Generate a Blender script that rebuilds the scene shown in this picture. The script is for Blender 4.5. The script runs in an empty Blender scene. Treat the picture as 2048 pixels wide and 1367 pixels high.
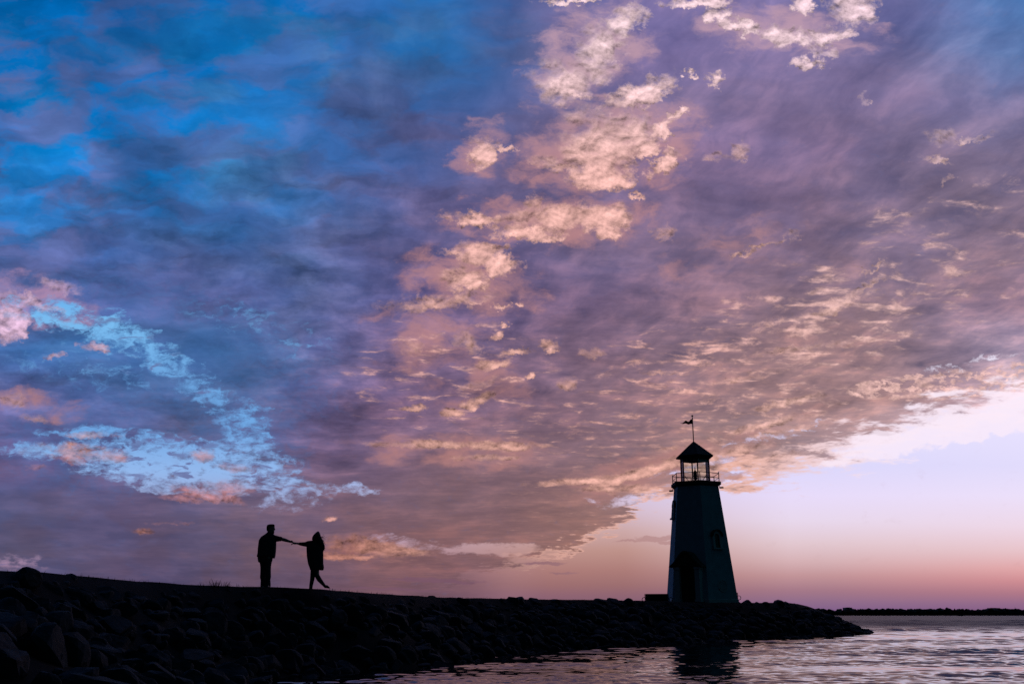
import bpy, bmesh, math, random
from mathutils import Vector, Matrix, noise
R = math.radians
scene = bpy.context.scene
col = scene.collection

# ------------------------------------------------------------------ camera
F_PX = 1940.0                       # focal length in pixels of the 2048 px wide photograph
PITCH = R(15.68)
CAM_Z = 1.4                         # the water is z = 0
cd = bpy.data.cameras.new('camera')
cd.sensor_width = 36.0
cd.lens = 36.0 * F_PX / 2048.0
cd.clip_start = 0.1
cd.clip_end = 20000
cam = bpy.data.objects.new('camera', cd)
cam.location = (0, 0, CAM_Z)
cam.rotation_euler = (R(90) + PITCH, 0, 0)
col.objects.link(cam)
scene.camera = cam
scene.view_settings.view_transform = 'Standard'
scene.view_settings.look = 'None'
scene.view_settings.exposure = 0
scene.view_settings.gamma = 1
scene.view_settings.use_curve_mapping = False
try:
    scene.cycles.max_bounces = 6
    scene.cycles.sample_clamp_indirect = 4
    scene.cycles.use_denoising = False
except Exception:
    pass

SP, CP = math.sin(PITCH), math.cos(PITCH)


def ray(px, py):
    """World direction that the photograph's pixel (px, py) looks along."""
    a, b = (px - 1024) / F_PX, -(py - 683.5) / F_PX
    return Vector((a, CP - b * SP, SP + b * CP))


def at(px, py, Y):
    """World point on that ray at depth Y."""
    d = ray(px, py)
    return Vector((d.x * Y / d.y, Y, CAM_Z + d.z * Y / d.y))


# ------------------------------------------------------------------ the sky
def s2l(c):
    o = []
    for v in c:
        v /= 255.0
        o.append(v / 12.92 if v <= 0.04045 else ((v + 0.055) / 1.055) ** 2.4)
    return o


world = bpy.data.worlds.new("World")
scene.world = world
world.use_nodes = True
NT = world.node_tree
NT.nodes.clear()


class G:
    """Small node-graph helper."""
    def __init__(s, nt):
        s.nt = nt

    def put(s, inp, v):
        if isinstance(v, bpy.types.NodeSocket):
            s.nt.links.new(v, inp)
        elif v is not None:
            inp.default_value = v

    def m(s, op, a, b=None, c=None, clamp=False):
        n = s.nt.nodes.new('ShaderNodeMath'); n.operation = op; n.use_clamp = clamp
        s.put(n.inputs[0], a)
        if b is not None: s.put(n.inputs[1], b)
        if c is not None: s.put(n.inputs[2], c)
        return n.outputs[0]

    def add(s, a, b): return s.m('ADD', a, b)
    def sub(s, a, b): return s.m('SUBTRACT', a, b)
    def mul(s, a, b): return s.m('MULTIPLY', a, b)
    def div(s, a, b): return s.m('DIVIDE', a, b)
    def mx(s, a, b): return s.m('MAXIMUM', a, b)
    def mn(s, a, b): return s.m('MINIMUM', a, b)
    def ma(s, a, b, c): return s.m('MULTIPLY_ADD', a, b, c)

    def dot(s, a, b):
        n = s.nt.nodes.new('ShaderNodeVectorMath'); n.operation = 'DOT_PRODUCT'
        s.put(n.inputs[0], a); s.put(n.inputs[1], b)
        return n.outputs['Value']

    def vm(s, op, a, b=None, scale=None):
        n = s.nt.nodes.new('ShaderNodeVectorMath'); n.operation = op
        s.put(n.inputs[0], a)
        if b is not None: s.put(n.inputs[1], b)
        if scale is not None: s.put(n.inputs['Scale'], scale)
        return n.outputs['Value'] if op in ('LENGTH', 'DISTANCE') else n.outputs['Vector']

    def ss(s, x, a, b, lo=0.0, hi=1.0, lin=False):
        n = s.nt.nodes.new('ShaderNodeMapRange')
        n.interpolation_type = 'LINEAR' if lin else 'SMOOTHSTEP'
        s.put(n.inputs['Value'], x)
        s.put(n.inputs['From Min'], a); s.put(n.inputs['From Max'], b)
        s.put(n.inputs['To Min'], lo); s.put(n.inputs['To Max'], hi)
        return n.outputs['Result']

    def xyz(s, x, y, z=0.0):
        n = s.nt.nodes.new('ShaderNodeCombineXYZ')
        s.put(n.inputs[0], x); s.put(n.inputs[1], y); s.put(n.inputs[2], z)
        return n.outputs[0]

    def sep(s, v):
        n = s.nt.nodes.new('ShaderNodeSeparateXYZ'); s.put(n.inputs[0], v)
        return n.outputs[0], n.outputs[1], n.outputs[2]

    def noise(s, vec, scale, detail=4, rough=0.5, dist=0.0, color=False, lac=2.0, dims='3D'):
        n = s.nt.nodes.new('ShaderNodeTexNoise'); n.noise_dimensions = dims
        s.put(n.inputs['Vector'], vec)
        s.put(n.inputs['Scale'], scale); s.put(n.inputs['Detail'], detail)
        s.put(n.inputs['Roughness'], rough); s.put(n.inputs['Lacunarity'], lac)
        s.put(n.inputs['Distortion'], dist)
        return n.outputs['Color'] if color else n.outputs[0]

    def mapping(s, v, loc=(0, 0, 0), rot=(0, 0, 0), scale=(1, 1, 1), kind='POINT'):
        n = s.nt.nodes.new('ShaderNodeMapping'); n.vector_type = kind
        s.put(n.inputs['Vector'], v)
        n.inputs['Location'].default_value = loc
        n.inputs['Rotation'].default_value = rot
        n.inputs['Scale'].default_value = scale
        return n.outputs[0]

    def mix(s, f, a, b, mode='MIX'):
        n = s.nt.nodes.new('ShaderNodeMix'); n.data_type = 'RGBA'; n.blend_type = mode
        n.clamp_factor = True
        s.put(n.inputs[0], f); s.put(n.inputs[6], a); s.put(n.inputs[7], b)
        return n.outputs[2]

    def ramp(s, x, stops, interp='B_SPLINE'):
        """stops: (position 0..1, colour)."""
        n = s.nt.nodes.new('ShaderNodeValToRGB'); r = n.color_ramp
        r.interpolation = interp
        while len(r.elements) < len(stops): r.elements.new(0.5)
        for e, (p, c) in zip(r.elements, stops): e.position = p
        for e, (p, c) in zip(r.elements, stops):
            e.position = p
            e.color = (c, c, c, 1) if isinstance(c, float) else (c[0], c[1], c[2], 1)
        s.put(n.inputs[0], x)
        return n.outputs['Color']


g = G(NT)
tc = NT.nodes.new('ShaderNodeTexCoord')
d = g.vm('NORMALIZE', tc.outputs['Generated'])
dx, dy, dz = g.sep(d)
fw = g.dot(d, (0, CP, SP))                       # the sky is charted about this world direction
fws = g.mx(fw, 0.15)
# chart coordinates in hundreds of photograph pixels: u right, v down
u = g.ma(g.div(g.dot(d, (1, 0, 0)), fws), F_PX / 100, 10.24)
v = g.ma(g.div(g.dot(d, (0, -SP, CP)), fws), -F_PX / 100, 6.835)
uv = g.xyz(u, v, 1.0)
# the cloud layer's own plane, for perspective
zz = g.add(g.mx(dz, 0.0), 0.10)
P = g.xyz(g.div(dx, zz), g.div(dy, zz))

# --- noises
# fine warp, horizontally stretched, weaker low down
warp_n = g.vm('SUBTRACT', g.noise(g.mapping(uv, scale=(0.55, 0.95, 1)), 1.0, 6, 0.6, color=True, dims='2D'), (0.5, 0.5, 0.5))
low = g.ss(v, 6.5, 11.5, 1.0, 0.28)
warp = g.vm('MULTIPLY', g.vm('SCALE', warp_n, scale=low), (1.5, 0.85, 0))
uvw = g.vm('ADD', uv, warp)
uw, vw, _ = g.sep(uvw)

COLS = [0, 150, 300, 450, 600, 750, 900, 1050, 1200, 1350, 1500, 1650, 1800, 1950, 2048]
DECK = [
 (0, [(0,88,155),(0,92,162),(8,92,160),(34,95,156),(4,101,168),(49,103,161),(47,111,171),(110,110,161),(130,116,165),(140,124,175),(133,120,169),(130,123,175),(127,120,171),(100,126,181),(70,120,181)]),
 (100, [(0,92,160),(28,95,160),(25,96,160),(0,109,180),(28,105,165),(64,95,148),(32,107,167),(95,103,151),(131,114,159),(127,114,163),(130,116,161),(131,118,163),(127,118,161),(100,120,171),(93,123,176)]),
 (200, [(0,104,176),(12,104,176),(8,106,178),(52,105,164),(62,102,160),(72,93,144),(79,93,143),(97,100,148),(117,106,149),(121,110,151),(125,110,149),(131,113,149),(127,113,151),(121,115,155),(117,116,158)]),
 (300, [(0,124,205),(12,116,190),(10,110,182),(22,109,170),(68,97,150),(89,91,139),(89,89,135),(107,98,138),(117,102,138),(120,103,143),(123,106,143),(123,105,141),(120,106,137),(127,113,143),(133,116,143)]),
 (400, [(40,116,184),(65,113,178),(40,108,172),(60,105,158),(72,95,146),(86,91,141),(95,89,131),(107,96,133),(113,98,133),(117,100,133),(123,103,135),(125,106,135),(127,110,137),(137,118,140),(143,121,143)]),
 (500, [(40,86,146),(66,92,152),(72,92,148),(70,96,148),(66,97,150),(90,91,141),(99,90,131),(100,90,128),(107,94,127),(117,100,129),(127,106,131),(131,108,130),(132,113,137),(143,119,138),(147,123,143)]),
 (600, [(140,135,190),(85,98,158),(80,88,148),(84,89,142),(70,93,146),(96,91,138),(111,95,136),(107,91,127),(117,96,125),(127,104,128),(137,111,130),(147,118,129),(147,121,135),(148,121,141),(153,126,148)]),
 (700, [(66,116,182),(66,112,172),(58,102,162),(66,99,148),(82,93,141),(104,93,134),(113,93,126),(127,103,128),(125,100,123),(137,110,126),(151,120,128),(161,126,128),(153,125,137),(153,131,153),(157,141,167)]),
 (800, [(98,96,148),(80,95,148),(78,95,148),(79,95,138),(94,89,132),(116,95,131),(124,98,126),(135,105,125),(137,108,123),(147,116,125),(157,123,126),(163,128,130),(173,136,138),(200,163,173),(243,218,233)]),
 (900, [(92,82,128),(102,92,138),(98,96,142),(96,98,138),(100,88,128),(122,98,126),(131,103,118),(133,105,118),(137,108,119),(153,120,122),(165,135,134),(175,145,152),(195,165,172),(230,210,227),(240,225,242)]),
 (1000, [(84,76,107),(98,86,119),(94,83,117),(102,92,119),(112,91,113),(119,93,107),(127,98,107),(133,101,107),(143,108,107),(160,130,132),(175,145,142),(190,155,152),(205,175,182),(225,205,217),(235,215,227)]),
 (1100, [(90,82,109),(86,77,105),(89,76,104),(96,81,100),(116,89,103),(132,96,100),(133,95,99),(140,102,99),(163,118,107),(175,130,117),(190,145,132),(200,155,142),(210,160,152),(220,165,157),(225,165,157)]),
 (1200, [(94,83,113),(88,75,105),(84,70,101),(88,72,93),(96,73,91),(108,79,93),(117,84,95),(125,89,99),(135,95,103),(143,100,114),(145,103,122),(145,103,127),(147,103,127),(150,100,122),(153,97,120)]),
]


def grid(rows, uc, vc):
    out = None; prev = None
    t = g.mul(uc, 1 / 20.48)
    for y, cs in rows:
        r = g.ramp(t, [(x / 2048.0, s2l(c)) for x, c in zip(COLS, cs)])
        out = r if out is None else g.mix(g.ss(vc, prev / 100, y / 100, lin=True), out, r)
        prev = y
    return out


deck = grid(DECK, uw, vw)

# --- structure of the deck: cloud streets running away towards azimuth -9.5 degrees, seen in perspective
Pr = g.mapping(P, rot=(0, 0, R(-9.5)))
Pw = g.vm('ADD', Pr, g.vm('SCALE', g.vm('SUBTRACT', g.noise(Pr, 5.0, 3, 0.5, color=True, dims='2D'), (0.5, 0.5, 0.5)), scale=0.10))
soft = g.noise(g.mapping(Pw, scale=(4.2, 2.2, 1)), 1.0, 4, 0.5, dims='2D')                 # broad darker and lighter masses
lump = g.noise(g.mapping(Pw, loc=(4, 2, 0), scale=(13, 7.5, 1)), 1.0, 8, 0.60, dims='2D')  # the lumps of the layer
streak = g.noise(g.mapping(P, loc=(3, 7, 0), rot=(0, 0, R(16)), scale=(4.5, 9.5, 1)), 1.6, 8, 0.62, dims='2D')
lump_k = g.ss(g.add(g.mul(u, 1.0), g.mul(v, 1.1)), 4.0, 14.0, 0.60, 1.0, lin=True)
long_n = g.noise(g.mapping(uvw, loc=(2, 9, 0), rot=(0, 0, R(-5)), scale=(0.42, 4.2, 1)), 1.0, 7, 0.58, dims='2D')
tone = g.add(g.mul(g.sub(soft, 0.5), 2.8), g.mul(g.mul(g.sub(lump, 0.5), g.ss(v, 7.6, 9.8, 2.6, 1.0)), lump_k))
tone = g.add(tone, g.mul(g.sub(streak, 0.5), g.ss(v, 3.0, 6.5, 0.5, 1.7)))
tone = g.add(tone, g.mul(g.sub(long_n, 0.5), g.ss(v, 7.8, 9.8, 0.0, 4.2)))
tone = g.mul(tone, g.mul(g.ss(v, 6.5, 11.0, 0.95, 0.36), g.ss(g.sub(g.mul(v, 1.0), g.mul(u, 0.35)), 7.6, 9.8, 1.0, 0.6)))
tone = g.add(tone, g.ss(u, 4.0, 13.0, 0.05, -0.04))
up = g.ss(tone, 0.0, 1.3, lin=True)
dn = g.ss(tone, 0.0, -1.3, lin=True)
deck_hi = g.vm('MULTIPLY', deck, (2.00, 1.70, 1.45))
deck_lo = g.vm('MULTIPLY', deck, (0.46, 0.53, 0.64))
deck = g.mix(dn, g.mix(up, deck, deck_hi), deck_lo)

# blue showing through the thin upper-left cloud, and mauve wisps over it
thin = g.noise(g.mapping(uvw, loc=(5.3, 1.2, 0), rot=(0, 0, R(14)), scale=(0.50, 1.15, 1)), 1.0, 5, 0.5, dims='2D')
thin_m = g.mul(g.ss(thin, 0.36, 0.66), g.ss(g.add(u, g.mul(v, 0.9)), 5.0, 14.5, 0.85, 0.0))
thin_m = g.mul(thin_m, g.ss(v, 3.4, 5.4, 1.0, 0.15))
deck = g.mix(thin_m, deck, g.ramp(g.mul(v, 1 / 13.0), [(0.0, s2l((0, 102, 180))), (0.25, s2l((0, 122, 205))), (0.45, s2l((30, 122, 198))), (0.6, s2l((70, 128, 188)))]))
mauve_n = g.noise(g.mapping(uvw, loc=(1.3, 8.2, 0), rot=(0, 0, R(12)), scale=(0.60, 1.3, 1)), 1.0, 5, 0.52, dims='2D')
mauve_m = g.mul(g.ss(mauve_n, 0.40, 0.62), g.ss(u, 1.0, 10.0, 0.72, 0.1))
mauve_m = g.mul(mauve_m, g.ss(v, 5.0, 8.0, 1.0, 0.3))
deck = g.mix(mauve_m, deck, g.mix(g.ss(soft, 0.38, 0.62), s2l((62, 84, 138)) + [1], s2l((98, 104, 158)) + [1]))

# crisper folds through the left-hand cloud, sloping down to the right
fold = g.noise(g.mapping(uvw, loc=(3.1, 5.7, 0), rot=(0, 0, R(-17)), scale=(0.55, 1.9, 1)), 1.0, 8, 0.54, dims='2D')
fold_k = g.mul(g.ss(u, 6.0, 12.0, 1.0, 0.35), g.ss(v, 8.5, 10.5, 1.0, 0.3))
deck = g.vm('SCALE', deck, scale=g.ma(g.mul(g.sub(fold, 0.5), fold_k), g.ss(v, 1.5, 5.0, 0.9, 1.7), 1.0))

# --- clear sky behind the clouds
def vr(stops):
    return g.ramp(g.mul(v, 1 / 13.0), [(y / 1300.0, s2l(c)) for y, c in stops], 'LINEAR')
clear_l = vr([(560,(92,168,236)),(640,(122,188,240)),(760,(108,164,222)),(860,(112,168,228)),(940,(146,184,236)),(1000,(158,170,212)),(1080,(175,150,180)),(1160,(135,105,135)),(1230,(105,82,120))])
clear_m = vr([(900,(205,200,245)),(960,(212,204,240)),(1020,(212,188,205)),(1060,(204,168,168)),(1100,(190,146,138)),(1140,(172,124,120)),(1170,(156,110,112)),(1190,(142,100,114)),(1215,(128,92,114))])
clear_r = vr([(780,(235,228,255)),(850,(226,222,255)),(930,(220,216,252)),(990,(232,220,250)),(1040,(232,216,236)),(1085,(226,200,208)),(1120,(214,178,182)),(1150,(194,148,152)),(1180,(164,120,136)),(1205,(140,106,138)),(1225,(126,92,138))])
clear_rr = vr([(780,(245,238,255)),(850,(232,226,255)),(930,(226,220,252)),(990,(236,224,250)),(1050,(238,216,232)),(1100,(232,196,202)),(1135,(226,168,170)),(1160,(208,142,148)),(1185,(176,120,136)),(1207,(146,106,138)),(1225,(132,92,134))])
clear = g.mix(g.ss(u, 6.0, 11.0, lin=True), clear_l, clear_m)
clear = g.mix(g.ss(u, 12.5, 15.8, lin=True), clear, clear_r)
clear = g.mix(g.ss(u, 16.5, 20.5, lin=True), clear, clear_rr)

# --- where the deck ends: its lower edge as a curve over u
EDGE = [(0, 1400), (560, 1400), (700, 1235), (900, 1160), (1000, 1130), (1060, 1115), (1150, 1088), (1225, 1052), (1262, 1040), (1275, 1005), (1330, 985), (1440, 952), (1600, 925), (1700, 898), (1760, 868), (1850, 840), (2048, 795)]
edge = g.mul(g.ramp(g.mul(g.add(u, g.mul(g.sub(streak, 0.5), 0.9)), 1 / 20.48), [(x / 2048.0, y / 1400.0) for x, y in EDGE], 'LINEAR'), 14.0)
en = g.noise(g.mapping(uv, rot=(0, 0, R(-16)), scale=(0.8, 3.6, 1)), 1.2, 9, 0.64, 0.2, dims='2D')
below = g.add(g.add(g.sub(v, edge), g.mul(g.sub(en, 0.5), g.ss(u, 12.0, 17.0, 1.1, 2.0))), g.mul(g.sub(lump, 0.5), g.ss(u, 10.0, 15.0, 0.4, 0.9)))   # > 0: clear
open_m = g.mul(g.ss(below, -0.04, g.ss(u, 12.0, 18.0, 0.10, 0.55)), g.ss(u, 8.2, 10.9))


def blobs(lst, wob, base=None, lit=False):
    """Largest value over soft ellipses (x, y, rx, ry, angle, weight), 1 at the centre, 0 on the rim."""
    out = base
    for b in lst:
        x, y, rx, ry = [t / 100 for t in b[:4]]
        ang = R(b[4]) if len(b) > 4 else 0
        w = b[5] if len(b) > 5 else 1.0
        c, s_ = math.cos(ang), math.sin(ang)
        qx = g.dot(wob, (c / rx, s_ / rx, -(c * x + s_ * y) / rx))
        qy = g.dot(wob, (-s_ / ry, c / ry, (s_ * x - c * y) / ry))
        k = g.ma(g.ma(qy, qy, g.mul(qx, qx)), -w, w)
        if lit:                                   # soft towards the upper left, firm towards the lower right
            k = g.mul(k, g.mx(g.ma(g.dot(wob, (0.6 / rx, 0.8 / ry, -(0.6 * x / rx + 0.8 * y / ry))), 0.42, 0.75), 0.1))
        out = k if out is None else g.mx(out, k)
    return out


# warp for the outlines of gaps and bright clouds
wf = g.vm('SUBTRACT', g.noise(g.mapping(uv, scale=(1.0, 1.7, 1)), 1.5, 6, 0.62, color=True, dims='2D'), (0.5, 0.5, 0.5))
uv2 = g.vm('ADD', uv, g.vm('MULTIPLY', g.vm('SCALE', wf, scale=low), (1.1, 0.7, 0)))
wh = g.vm('SUBTRACT', g.noise(g.mapping(uv, scale=(1.0, 1.2, 1)), 3.2, 7, 0.66, color=True, dims='2D'), (0.5, 0.5, 0.5))
uv3 = g.vm('ADD', uv, g.vm('MULTIPLY', g.vm('SCALE', wh, scale=g.ss(v, 5, 9, 1.0, 0.35)), (0.85, 0.55, 0)))

# --- blue gaps on the left
GAPS = [(110,628,130,34,6),(225,662,120,42,18),(330,725,120,44,32),(420,790,110,40,38,0.8),(490,850,70,62,0,0.85),
        (360,930,270,66,6,1.45),(130,905,150,22,4,0.9),(490,930,120,70,10),(180,868,130,18,0,0.85),(590,975,90,26,4,0.8),(690,978,90,14,0,0.8),
        (480,640,160,60,15,0.16),(600,690,120,50,0,0.18),(170,740,200,50,10,0.24),(560,990,120,40,0,0.6),
        (985,1098,110,17,-1,2.0),(830,1085,110,14,6,0.7),(30,1125,80,22,4,0.55),(1560,868,140,9,-12,0.5),(1400,930,120,10,-14,0.5),(1950,722,110,10,-12,0.42),(1860,742,90,6,-10,0.42),
        (1280,1000,100,16,-6,1.1),(1210,1000,60,5,3,0.5)]
gap_n = g.noise(g.mapping(uv, loc=(2.2, 0.4, 0), rot=(0, 0, R(12)), scale=(1.0, 2.6, 1)), 1.7, 8, 0.62, 0.5, dims='2D')
gap_d = blobs(GAPS, uv2)
fine_n = g.noise(g.mapping(uv2, loc=(6, 6, 0), rot=(0, 0, R(-16)), scale=(1.0, 2.0, 1)), 3.4, 7, 0.62, dims='2D')
gap_m = g.ss(g.add(g.add(g.mul(gap_d, 1.02), g.mul(g.sub(gap_n, 0.55), 2.2)), g.add(g.mul(g.sub(0.50, lump), 1.2), g.mul(g.sub(fine_n, 0.54), 2.5))), -0.08, 1.2)
gap_m = g.mul(gap_m, g.ss(gap_d, 0.0, 0.25))

haze_b = blobs([(330,700,420,170,14,1.0),(200,900,300,110,6,.8),(480,860,200,120,40,.9)], uv2, 0.0)
deck = g.mix(g.mul(g.ss(g.add(haze_b, g.mul(g.sub(fine_n, 0.5), 1.6)), 0.1, 1.1), 0.42), deck, s2l((66, 112, 172)) + [1])
# --- peach light on the cloud bases
PUFF = [(1700,12,62,40),(1605,5,26,22),(1395,4,80,13,0),(1140,2,80,7),(1475,50,62,15,14),(1435,30,30,18),(1568,72,58,22,5),(1655,72,58,20,-8),(1615,126,36,12,0,0.8),(1640,100,40,14,20,.5),
        (1738,25,14,32,12,0.5),(1245,40,56,34,-20,.9),(1195,95,60,52,-45,0.85),(1160,150,95,44,-30,0.75),(1125,175,60,16,22,.8),(1280,185,95,27,-22),(1428,160,24,17),(1383,152,14,9),(1100,150,60,40,0,.4),
        (962,302,34,38,-45),(1000,290,34,9,20,.8),(1205,285,95,66,-20,0.95),(1190,348,82,34,4,1.15),(1120,330,80,16,14,0.75),(1270,258,52,44,-30,0.7),(1180,235,70,50,0,.35),
        (1322,256,42,17,-42),(1350,228,27,10,0),(1292,298,42,19,-35),(1336,322,52,18,-36),(1345,300,16,6),(1275,392,20,6),
        (1130,432,150,30,0,0.95),(1222,438,48,32,-10),(1040,462,70,17,4),(940,437,75,17,8,0.9),(1092,472,48,15,0),(1068,404,20,22,30,.6),(1215,465,28,14,0),(1330,465,30,20,-10,0.5),
        (965,512,78,28,14),(995,520,36,32,0,1.1),(890,500,50,10,5,.6),(922,556,62,26,4,0.9),(945,563,32,18,0),(895,602,130,18,-6,0.7),(945,602,36,8,0,0.8),(815,608,80,20,0,0.4),
        (1041,605,11,7),(1005,613,20,7),(995,672,24,9,-20,.8),(1012,648,12,7),(985,728,42,12,-10,0.9),(1030,703,38,8,-5,.8),(1096,690,26,16,0,.8),(1098,702,18,8),(960,798,46,11,-22,.9),(945,812,18,11),(905,826,26,10),(825,816,34,8),
        (815,690,34,22,10,0.5),(930,680,44,24,20,0.5),(1185,705,34,12,0,0.5),(1135,765,26,16,0,.55),(1060,752,16,6),(955,765,50,12,-15,.4),
        (905,888,210,10,1,0.75),(1010,892,70,10,2,.9),(960,914,100,7,1,0.6),(1190,958,170,9,-5,0.7),(1330,930,170,13,-17,0.95),(1370,890,60,6,-10,.5),(1250,975,110,9,-2,.8),(1370,968,160,9,-8,0.6),
        (1450,905,160,12,-12,0.8),(1540,915,190,9,-9,0.6),(1545,845,95,10,-14,0.8),(1600,800,110,9,-12,.7),(1560,862,70,7,-10,.6),(1500,755,60,8,-8,.55),(1310,745,40,6,0,.5),(1390,722,34,12,0,.5),
        (1530,490,80,8,-24,0.5),(1590,468,24,18,-50,.5),(1700,600,110,12,-20,0.5),(1620,630,120,10,-12,0.55),(1740,565,60,9,-25,.5),(1640,690,150,9,-8,.5),(1760,525,60,6,-35,.45),(1480,300,30,20,-40,0.42),(1430,315,50,10,5,.35),(1730,195,16,13,0,0.35),(1860,318,56,8,5,0.45),(1895,362,20,8,-25,.45),(1960,275,60,8,-15,.38),(1880,270,50,18,0,.3),
        (15,640,46,48,0,1.05),(118,570,70,18,14,0.35),(50,600,90,14,14,.55),(110,709,26,9,0,.8),(185,690,40,13,8,.7),(25,800,36,16,0,.6),(60,835,50,10,8,.35),
        (150,905,120,22,4,.6),(185,868,70,9,0,.5),(400,985,100,14,12,.75),(450,975,70,20,0,.6),(350,992,60,10,12,.6),(60,932,40,8,0,.3),(405,908,30,18,10,.6),(465,935,50,9,8,.4),
        (285,1063,26,8,0,.6),(350,1045,70,6,0,.3),(660,1037,17,6,-4,.9),(720,1090,110,22,6,0.8),(680,1112,80,9,2,.9),(800,1100,90,10,4,.6),(1300,1076,36,5,-6,.4)]
PUFF = [(b[0], b[1], b[2] * 1.08, b[3] * 1.14) + tuple(b[4:]) for b in PUFF]
puff_d = blobs(PUFF, uv3, None, True)
pn = g.noise(g.mapping(uv, loc=(9, 2, 0), rot=(0, 0, R(-25)), scale=(1.0, 1.5, 1)), 1.9, 9, 0.64, 0.15, dims='2D')
puff_s = g.add(puff_d, g.mul(g.sub(pn, 0.5), 1.3))
puff_s = g.add(puff_s, g.mul(g.sub(lump, 0.5), 0.5))
puff_m = g.mul(g.ss(puff_s, 0.0, 0.66), g.ss(puff_d, 0.0, 0.20))
# a field of small lit ripples over the right-hand deck
fieldn = g.noise(g.mapping(Pw, loc=(1, 4, 0), rot=(0, 0, R(26)), scale=(9.0, 16.0, 1)), 1.0, 7, 0.60, dims='2D')
field_w = blobs([(1650,640,420,150,-18,1.0),(1450,740,330,130,-6,1.0),(1500,850,300,90,-12,0.9),(1900,770,240,34,-4,2.4),(1250,880,420,110,-4,0.7),(1900,500,330,190,-20,.5),(900,760,260,160,0,.5),(500,960,220,70,8,.6),(750,1100,200,50,5,.9),(1150,1000,250,90,-5,.6)], uv, 0.0)
ripple = g.ss(g.add(g.add(fieldn, g.mul(g.sub(lump, 0.5), 0.5)), g.mul(g.mn(field_w, 0.8), 0.21)), 0.61, 0.90)
ripple = g.mul(g.mul(ripple, g.ss(field_w, 0.0, 0.3, 0, 0.74)), g.ss(v, 8.2, 9.8, 1.0, 0.25))
tex_d = blobs([(1870,772,190,30,-3,2.0),(2040,755,90,34,0,2.0)], uv, 0.0)
texn = g.noise(g.mapping(uv, scale=(1.0, 1.9, 1)), 4.5, 3, 0.6, dims='2D')
ripple = g.mx(ripple, g.mul(g.ss(texn, 0.42, 0.62), g.ss(tex_d, 0.0, 0.5, 0, 0.85)))
lit = g.mx(puff_m, ripple)
emb = g.noise(g.mapping(uv, loc=(9.08, 2.08, 0), rot=(0, 0, R(-25)), scale=(1.0, 1.5, 1)), 1.9, 9, 0.64, 0.15, dims='2D')
relief = g.mul(g.sub(emb, pn), 2.4)

# colour of the lit cloud: peach in the middle, rosier and paler to the upper right, oranger low
pk = g.mix(g.ss(v, 0.5, 4.0), s2l((255, 220, 226)) + [1], s2l((250, 192, 182)) + [1])
pk = g.mix(g.ss(v, 5.5, 8.5), pk, s2l((236, 178, 164)) + [1])
pk = g.mix(g.ss(u, 13.0, 17.5, 0, 1), pk, g.mix(g.ss(v, 1.0, 5.0), s2l((255, 220, 230)) + [1], s2l((236, 190, 182)) + [1]))
pk = g.mix(g.mul(g.ss(u, 1.5, 4.0, 1, 0), g.ss(v, 8.0, 6.5)), pk, s2l((235, 195, 225)) + [1])
pk = g.mix(g.mul(g.ss(u, 7.8, 4.5), g.ss(v, 8.5, 9.5)), pk, s2l((205, 145, 155)) + [1])
pk = g.mix(g.mul(g.ss(v, 10.2, 10.8), g.ss(u, 10.0, 6.5)), pk, s2l((205, 140, 125)) + [1])
pk0 = pk
pk = g.vm('SCALE', pk, scale=g.add(g.mx(g.ss(puff_s, 0.1, 1.15, 0.44, 1.12), g.ss(ripple, 0.0, 0.7, 0.6, 0.98)), relief))

# --- put the layers together
# thin veils joining the bright clouds
veil_d = blobs([(1180,110,190,120,-35,1.0),(1560,60,260,70,6,.9),(1210,290,230,120,-20,1.1),(960,300,90,70,-40,.9),(1110,440,250,70,0,1.1),(940,560,180,90,10,1.0),(860,680,170,90,5,.7),(960,760,150,110,0,.7),(1330,300,110,80,-40,.8),(1450,500,250,60,-20,.5),(60,600,170,60,12,1.0),(60,810,150,40,5,.7),(900,900,260,45,0,.9),(1350,930,300,60,-14,1.0),(720,1095,170,40,4,.7)], uv2, 0.0)
veil_n = g.noise(g.mapping(uvw, loc=(7, 3, 0), rot=(0, 0, R(-14)), scale=(0.8, 1.7, 1)), 1.3, 7, 0.58, dims='2D')
veil = g.mul(g.ss(g.add(veil_d, g.mul(g.sub(veil_n, 0.5), 2.4)), 0.15, 1.3), g.ss(veil_d, 0.0, 0.4, 0.0, 0.75))
deck = g.mix(veil, deck, g.vm('MULTIPLY', pk0, (0.58, 0.50, 0.56)))
cloud = g.mix(g.mul(lit, 0.94), deck, pk)
sky = g.mix(gap_m, cloud, clear)
# small clouds floating in the blue gaps
sky = g.mix(g.mul(g.mul(gap_m, puff_m), 0.85), sky, pk)
small = g.mul(g.ss(g.noise(g.mapping(uv, loc=(4, 4, 0), scale=(1, 3.2, 1)), 1.9, 7, 0.6, 0.3, dims='2D'), 0.56, 0.66), g.ss(u, 8.0, 5.0))
sky = g.mix(g.mul(g.mul(gap_m, small), 0.8), sky, s2l((98, 100, 150)) + [1])
# glowing hem along the edge of the deck, then clear sky under it
hem_col = g.mix(g.ss(u, 14.5, 18.0), s2l((240, 185, 170)) + [1], s2l((255, 238, 252)) + [1])
hem = g.mul(g.mul(g.ss(below, g.ss(u, 11.5, 16.0, -0.12, -0.42), 0.0), g.ss(u, 9.5, 11.5)), g.ss(u, 11.0, 14.0, 0.75, 0.85))
sky = g.mix(hem, sky, hem_col)
sky = g.mix(open_m, sky, clear)
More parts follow.
